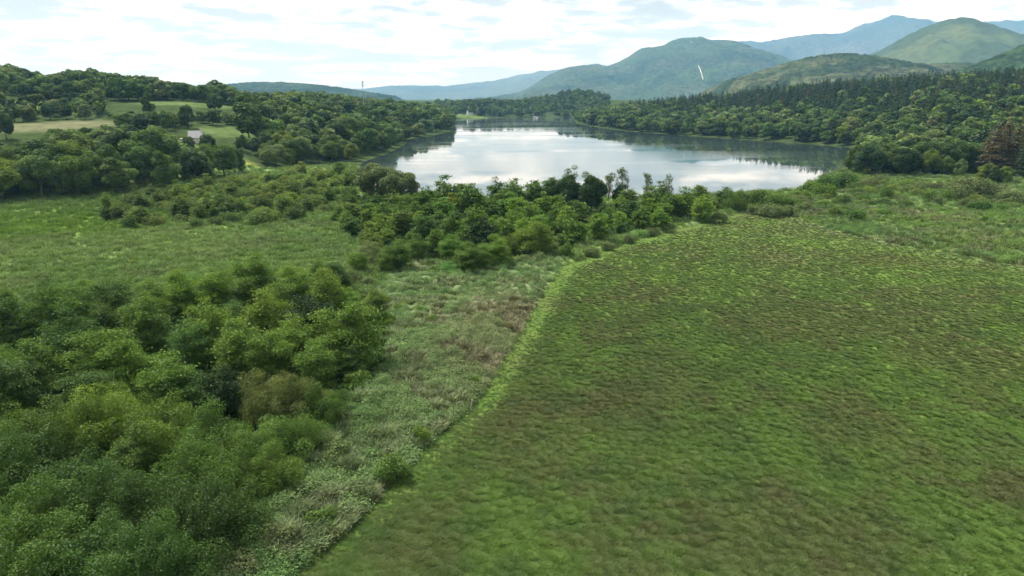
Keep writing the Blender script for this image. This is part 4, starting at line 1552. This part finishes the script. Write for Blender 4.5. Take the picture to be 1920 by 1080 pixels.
x, y, z, k = sample_bog(0, 200000, 1.15, 330)
keep = rng.random(len(x)) < (0.6 + 0.4 * tus[k])
x, y, z, k = x[keep], y[keep], z[keep], k[keep]
scatter_object('meadow_grass', 'green and brown tussock grass of the open meadow', x, y, z - .05, rng.uniform(.5, 1.0, len(x)) * 0.95 * (0.5 + 0.5 * sstep(2, 6, dE[k])), vary(btint[k] * 0.92, .06), C_TUSS)
x, y, z, k = sample_bog(1, 40000, 1.3, 260)
h = fbm(x / 5, y / 5, 90) > 0.49
scatter_object('sedge', 'tall pale sedge in the strip beside the meadow', x[~h], y[~h], z[~h] - .1, rng.uniform(.7, 1.4, (~h).sum()), vary(btint[k][~h], .22), C_SEDGE)
g = vary(btint[k][h] * np.array((0.78, 1.0, 0.72)), .16)
scatter_object('herbs', 'leafy grey green herbs in the strip beside the meadow', x[h], y[h], z[h] - .1, rng.uniform(.6, 1.5, h.sum()), g, C_HERB)
x, y, z, k = sample_bog(3, 60000, 1.2, 428)
h = (fbm(x / 9, y / 9, 92) > 0.54) & (x > 30) | (rng.random(len(x)) < .05)
scatter_object('marsh_grass', 'soft tall grass of the marsh', x[~h], y[~h], z[~h] - .1, rng.uniform(.7, 1.3, (~h).sum()) * (1 + np.hypot(x, y)[~h] / 600), vary(btint[k][~h], .14), C_SEDGE)
scatter_object('marsh_herbs', 'pale leafy herbs and low scrub of the marsh', x[h], y[h], z[h] - .1, rng.uniform(.8, 2.0, h.sum()), vary(btint[k][h] * np.array((.85, 1, .8)), .18), C_HERB)
x, y, z, k = sample_bog(2, 16000, 1.2, 330)
c = np.zeros((len(x), 3)) + np.array((0.050, 0.092, 0.022))
scatter_object('undergrowth', 'low leafy undergrowth below the young trees', x, y, z - .1, rng.uniform(.5, 1.3, len(x)), vary(c, .25), C_UNDER)
if mass_near:
    xs = np.array([t['x'] for t in mass_near])
    ys = np.array([t['y'] for t in mass_near])
    C_SCRUB = proto_collection('scrub_kinds', [herb_clump('scrub', 3.2, 2.2, 420, .28) for _ in range(3)])
    scatter_object('scrub', 'low scrub filling the gaps of the bog wood', xs, ys, terrain(xs, ys), np.array([t['H'] / 5 for t in mass_near]), np.array([t['tint'] for t in mass_near]), C_SCRUB)

# ------------------------------------------------------------------ buildings and small things
STONE_W = plain_material('pale_render', (0.50, 0.47, 0.41), 0.9, 0.15, 0.8)
SLATE = plain_material('grey_slate', (0.26, 0.26, 0.265), 0.75, 0.3, 1.5)
SLATE_D = plain_material('mossy_slate', (0.13, 0.15, 0.14), 0.85, 0.35, 1.2)
DARK = plain_material('dark_opening', (0.03, 0.03, 0.032), 0.4, 0.2, 1)
WHITE = plain_material('white_paint', (0.74, 0.74, 0.72), 0.6, 0.06, 1)
STEEL = plain_material('galvanised_steel', (0.33, 0.34, 0.35), 0.5, 0.15, 1)
GRAVEL = plain_material('pale_gravel', (0.52, 0.48, 0.40), 0.95, 0.25, 0.8)
WOODM = plain_material('weathered_wood', (0.45, 0.42, 0.34), 0.9, 0.25, 8)


def gable_house(label, loc, rotz, W, D, Hw, Hr, wallm, roofm, wins, door, chimney=True, wing=None):
    root = thing('house', label, 'house', loc, rotz)
    w = MB()
    a, b = W / 2, D / 2
    w.box((0, 0, Hw / 2 - 0.5), (W, D, Hw + 1))
    for s in (-1, 1):
        w.poly([(s * a, -b, Hw), (s * a, b, Hw), (s * a, 0, Hw + Hr)])
    link('wall', w.mesh('wall', wallm), root)
    r = MB()
    e, th = 0.5, 0.22
    for s in (-1, 1):
        y0, z0 = s * (b + e), Hw - e * Hr / b
        top = [(-a - e, y0, z0 + th), (a + e, y0, z0 + th), (a + e, 0, Hw + Hr + th), (-a - e, 0, Hw + Hr + th)]
        bot = [(p[0], p[1], p[2] - th + 0.01) for p in top]
        r.poly(top if s < 0 else top[::-1])
        r.poly(bot[::-1] if s < 0 else bot)
        for k in range(4):
            r.poly([bot[k], bot[(k + 1) % 4], top[(k + 1) % 4], top[k]])
    roof = link('roof', r.mesh('roof', roofm), root)
    if chimney:
        c = MB()
        c.box((a * 0.82, 0.3, Hw + Hr + 0.5), (0.9, 0.7, 2.0))
        c.box((a * 0.82, 0.3, Hw + Hr + 1.58), (1.1, 0.9, 0.15))
        link('chimney', c.mesh('chimney', wallm), roof)
    for (face, u, z, ww, hh) in wins:
        f, p = MB(), MB()
        if face == 'f':
            f.box((u, -b - 0.03, z), (ww + .24, .1, hh + .24))
            p.box((u, -b - 0.07, z), (ww, .06, hh))
        else:
            f.box((a + 0.03, u, z), (.1, ww + .24, hh + .24))
            p.box((a + 0.07, u, z), (.06, ww, hh))
        fo = link('window', f.mesh('window', WHITE), root)
        link('pane', p.mesh('pane', DARK), fo)
    if door:
        d = MB()
        d.box((door, -b - 0.05, 1.05), (1.1, .12, 2.1))
        link('door', d.mesh('door', WOODM), root)
    if wing:
        wl, wd, wh = wing
        m = MB()
        m.box((-a - wl / 2, 0, wh / 2 - .5), (wl - 0.02, D * .8, wh + 1))
        link('outbuilding_wall', m.mesh('outbuilding_wall', wallm), root)
        m = MB()
        x0, x1, yy = -a - wl - .4, -a - 0.02, D * .5
        P = [(x0, -yy, wh * .55), (x1, -yy, Hw + .2), (x1, yy, Hw + .2), (x0, yy, wh * .55)]
        Q = [(p[0], p[1], p[2] + .25) for p in P]
        m.poly(Q)
        m.poly(P[::-1])
        for k in range(4):
            m.poly([P[k], P[(k + 1) % 4], Q[(k + 1) % 4], Q[k]])
        link('lean_to_roof', m.mesh('lean_to_roof', SLATE_D), root)
    return root


hx = colx(368, 425, 16)
hz = ground_at(hx, 425)
gable_house('grey roofed stone house with mossy lean-to among the trees left of the lake', (hx, 425, hz), 0.32, 7.5, 6.5, 3.0, 3.6, STONE_W, SLATE,
            [('f', -1.5, 2.0, 1.0, 1.2), ('f', 2.8, 2.0, 1.0, 1.2), ('s', 0.0, 2.0, 1.1, 1.3), ('s', 0.0, 4.2, .7, .8)], 0.8, True, (5.0, 7, 2.4))
hx2 = colx(882, 1520, 12)
gable_house('small white house half hidden beside the yellow green tree on the far shore', (hx2, 1500, ground_at(hx2, 1500)), 0.2, 12, 8, 5.5, 3, WHITE, SLATE,
            [('f', -3.5, 3.6, 1.2, 1.5), ('f', 0, 3.6, 1.2, 1.5), ('f', 3.5, 3.6, 1.2, 1.5), ('f', -3.5, 1.2, 1.2, 1.5)], 1.8, True)
hx3 = colx(1005, 1408, 2)
root = thing('hut', 'long low white hut by the water on the far shore', 'hut', (hx3, 1412, max(0.1, ground_at(hx3, 1412))))
m = MB()
m.box((0, 0, 1.2), (9, 4, 3.4))
link('wall', m.mesh('wall', WHITE), root)
m = MB()
m.box((0, 0, 3.05), (9.8, 4.8, .28))
link('roof', m.mesh('roof', WHITE), root)
m = MB()
m.box((-1.5, -2.03, 1.0), (2.2, .1, 2.2))
link('door', m.mesh('door', SLATE_D), root)
m = MB()
m.box((2.4, -2.03, 1.6), (2.0, .1, .9))
link('window', m.mesh('window', DARK), root)

# small white boat moored off the far shore
bx_, by_ = at(912, 221.5)
m = MB()
ring0 = [(-2.2, -.7), (1.2, -.75), (2.6, 0), (1.2, .75), (-2.2, .7)]
lo = [(p[0] * .8, p[1] * .7, -.15) for p in ring0]
hi = [(p[0], p[1], .75) for p in ring0]
m.poly(lo[::-1])
for k in range(5):
    m.poly([lo[k], lo[(k + 1) % 5], hi[(k + 1) % 5], hi[k]])
inn = [(p[0] * .86, p[1] * .8, .7) for p in ring0]
for k in range(5):
    m.poly([hi[k], hi[(k + 1) % 5], inn[(k + 1) % 5], inn[k]])
m.poly([(p[0], p[1], .35) for p in inn])
root = thing('boat', 'tiny white boat on the water at the far left shore', 'boat', (bx_, by_ - 4, -0.3), 0.2)
link('hull', m.mesh('hull', WHITE), root)
m = MB()
m.box((-.4, 0, .62), (.4, 1.1, .08))
link('seat', m.mesh('seat', WOODM), root)

# mast on the left skyline
mx_ = colx(681, 850, 40)
mz_ = ground_at(mx_, 850)
root = thing('mast', 'slim steel radio mast rising above the trees on the left skyline', 'mast', (mx_, 850, mz_))
m = MB()
Hm = height_for(153, 850) - mz_
for k in range(3):
    a = k * 2.094
    m.tube([(math.cos(a) * .55, math.sin(a) * .55, -.5), (math.cos(a) * .3, math.sin(a) * .3, Hm)], [.13, .1], 5)
for i in range(16):
    z0 = Hm * i / 16
    for k in range(3):
        a, b = (k + i) * 2.094, (k + i + 1) * 2.094
        m.tube([(math.cos(a) * .5, math.sin(a) * .5, z0), (math.cos(b) * .5, math.sin(b) * .5, z0 + Hm / 16)], [.05, .05], 4)
link('lattice', m.mesh('lattice', STEEL), root)
for zf in (0.985, 0.90):
    m = MB()
    for k in range(3):
        a = k * 2.094 + .3
        m.box((math.cos(a) * .8, math.sin(a) * .8, Hm * zf), (.55, .55, 2.3))
    link('antenna', m.mesh('antenna', STEEL), root)

# pale drive and low stone wall on the left slope
def drape(name, pts, width, mat, lift, **props):
    P = np.array(pts, float)
    s = np.concatenate([[0], np.cumsum(np.hypot(*np.diff(P, axis=0).T))])
    q = np.linspace(0, s[-1], 40)
    xs, ys = np.interp(q, s, P[:, 0]), np.interp(q, s, P[:, 1])
    dx, dy = np.gradient(xs), np.gradient(ys)
    L = np.hypot(dx, dy)
    nx, ny = -dy / L * width / 2, dx / L * width / 2
    V = []
    for a in (-1, 1):
        X, Y = xs + a * nx, ys + a * ny
        V.append(np.stack([X, Y, terrain(X, Y) + lift], 1))
    V = np.concatenate(V)
    F = [(i, i + 1, 41 + i, 40 + i) for i in range(39)]
    return link(name, make_mesh(name, V, F, mat), **props)


drape('drive', [(colx(470, 622, 30), 622), (colx(478, 600, 30), 598), (colx(483, 585, 30), 580), (colx(489, 600, 30), 604), (colx(487, 630, 30), 628)], 4.0, GRAVEL, .9, kind='structure', label='pale gravel drive forking on the left slope')
wx0, wx1 = colx(488, 590, 28), colx(519, 592, 28)
root = thing('stone_wall', 'low pale stone wall above the lawn on the left slope', 'wall', ((wx0 + wx1) / 2, 588, ground_at((wx0 + wx1) / 2, 588)))
nst = 18
for i in range(nst):
    m = MB()
    u = (i + .5) / nst - .5
    L = (wx1 - wx0) / nst
    m.box((u * (wx1 - wx0), rng.normal() * .05, .55), (L * .94, .7 + rng.random() * .2, 2.0 + rng.random() * .5))
    link('stone', m.mesh('stone', GRAVEL), root)

# pale stakes at the meadow edge
for (px, py, lab, h, lean) in ((882, 770, 'thin pale stake leaning at the meadow edge by the dark hedge', 1.6, .15), (1003, 583, 'short white stake where the meadow edge meets the tan reeds', 1.0, 0.0)):
    sx_, sy_ = at(px, py)
    sz_ = ground_at(sx_, sy_)
    root = thing('marker_stake', lab, 'stake', (sx_, sy_, sz_), 0, 'stakes along the meadow edge')
    m = MB()
    m.tube([(0, 0, -.2), (lean * h * .5, 0, h * .5), (lean * h, 0, h)], [.04, .04, .03], 6)
    link('post', m.mesh('post', WOODM), root)
    m = MB()
    m.tube([(lean * h, 0, h - .12), (lean * h, 0, h + .03)], [.045, .045], 6)
    link('cap', m.mesh('cap', WHITE), root)

# white track and summit hut on the mountain behind the lake
X_, Y_, Z_ = PIC


def on_pic(px, py):
    P = project(X_, Y_, Z_)
    d = (P[0] - px) ** 2 + (P[1] - py) ** 2
    d = np.where(Y_ <= 7510, d, 1e9)
    i = np.unravel_index(np.argmin(d), d.shape)
    return np.array((X_[i], Y_[i], Z_[i]))


tr = [on_pic(*p) for p in ((1309, 124), (1312, 132), (1315, 141), (1318, 150))]
m = MB()
for a, b in zip(tr[:-1], tr[1:]):
    for f0 in np.linspace(0, .75, 4):
        p, q = a + (b - a) * f0, a + (b - a) * (f0 + .25)
        w = 1.3
        m.poly([(p[0] - w, p[1] - 6, p[2] + 9), (p[0] + w, p[1] - 6, p[2] + 9), (q[0] + w, q[1] - 6, q[2] + 9), (q[0] - w, q[1] - 6, q[2] + 9)][::-1])
        m.poly([(p[0] - w, p[1] - 6, p[2] + 9), (q[0] - w, q[1] - 6, q[2] + 9), (q[0] - w, q[1] - 4, q[2] - 25), (p[0] - w, p[1] - 4, p[2] - 25)])
        m.poly([(p[0] + w, p[1] - 6, p[2] + 9), (p[0] + w, p[1] - 4, p[2] - 25), (q[0] + w, q[1] - 4, q[2] - 25), (q[0] + w, q[1] - 6, q[2] + 9)])
link('track', m.mesh('track', GRAVEL), kind='structure', label='white streak of a track running down the wooded mountain')
p = on_pic(1297, 80)
root = thing('summit_hut', 'tiny white building just below the top of the wooded mountain', 'hut', (p[0], p[1] - 4, p[2] + 4))
m = MB()
m.box((0, 0, 2), (11, 8, 11))
link('wall', m.mesh('wall', WHITE), root)
m = MB()
m.box((0, 0, 7.8), (12, 9, .6))
link('roof', m.mesh('roof', SLATE), root)

# ------------------------------------------------------------------ air
m = MB()
m.box((0, 0, 798), (36000, 36000, 1604))
HZ, nt = new_mat('haze')
v = node(nt, 'ShaderNodeVolumePrincipled', Density=5.6e-5, Anisotropy=0.0)
v.inputs['Color'].default_value = (0.30, 0.62, 1.0, 1)
v.inputs['Absorption Color'].default_value = (1, 1, 1, 1)
o = node(nt, 'ShaderNodeOutputMaterial')
nt.links.new(v.outputs[0], o.inputs['Volume'])
link('haze', m.mesh('haze', HZ), kind='stuff')
print('TREES', len(T), 'single', len(single), 'mass', len(mass), {c: sum(1 for t in single if t['cat'] == c) for c in LIMIT})
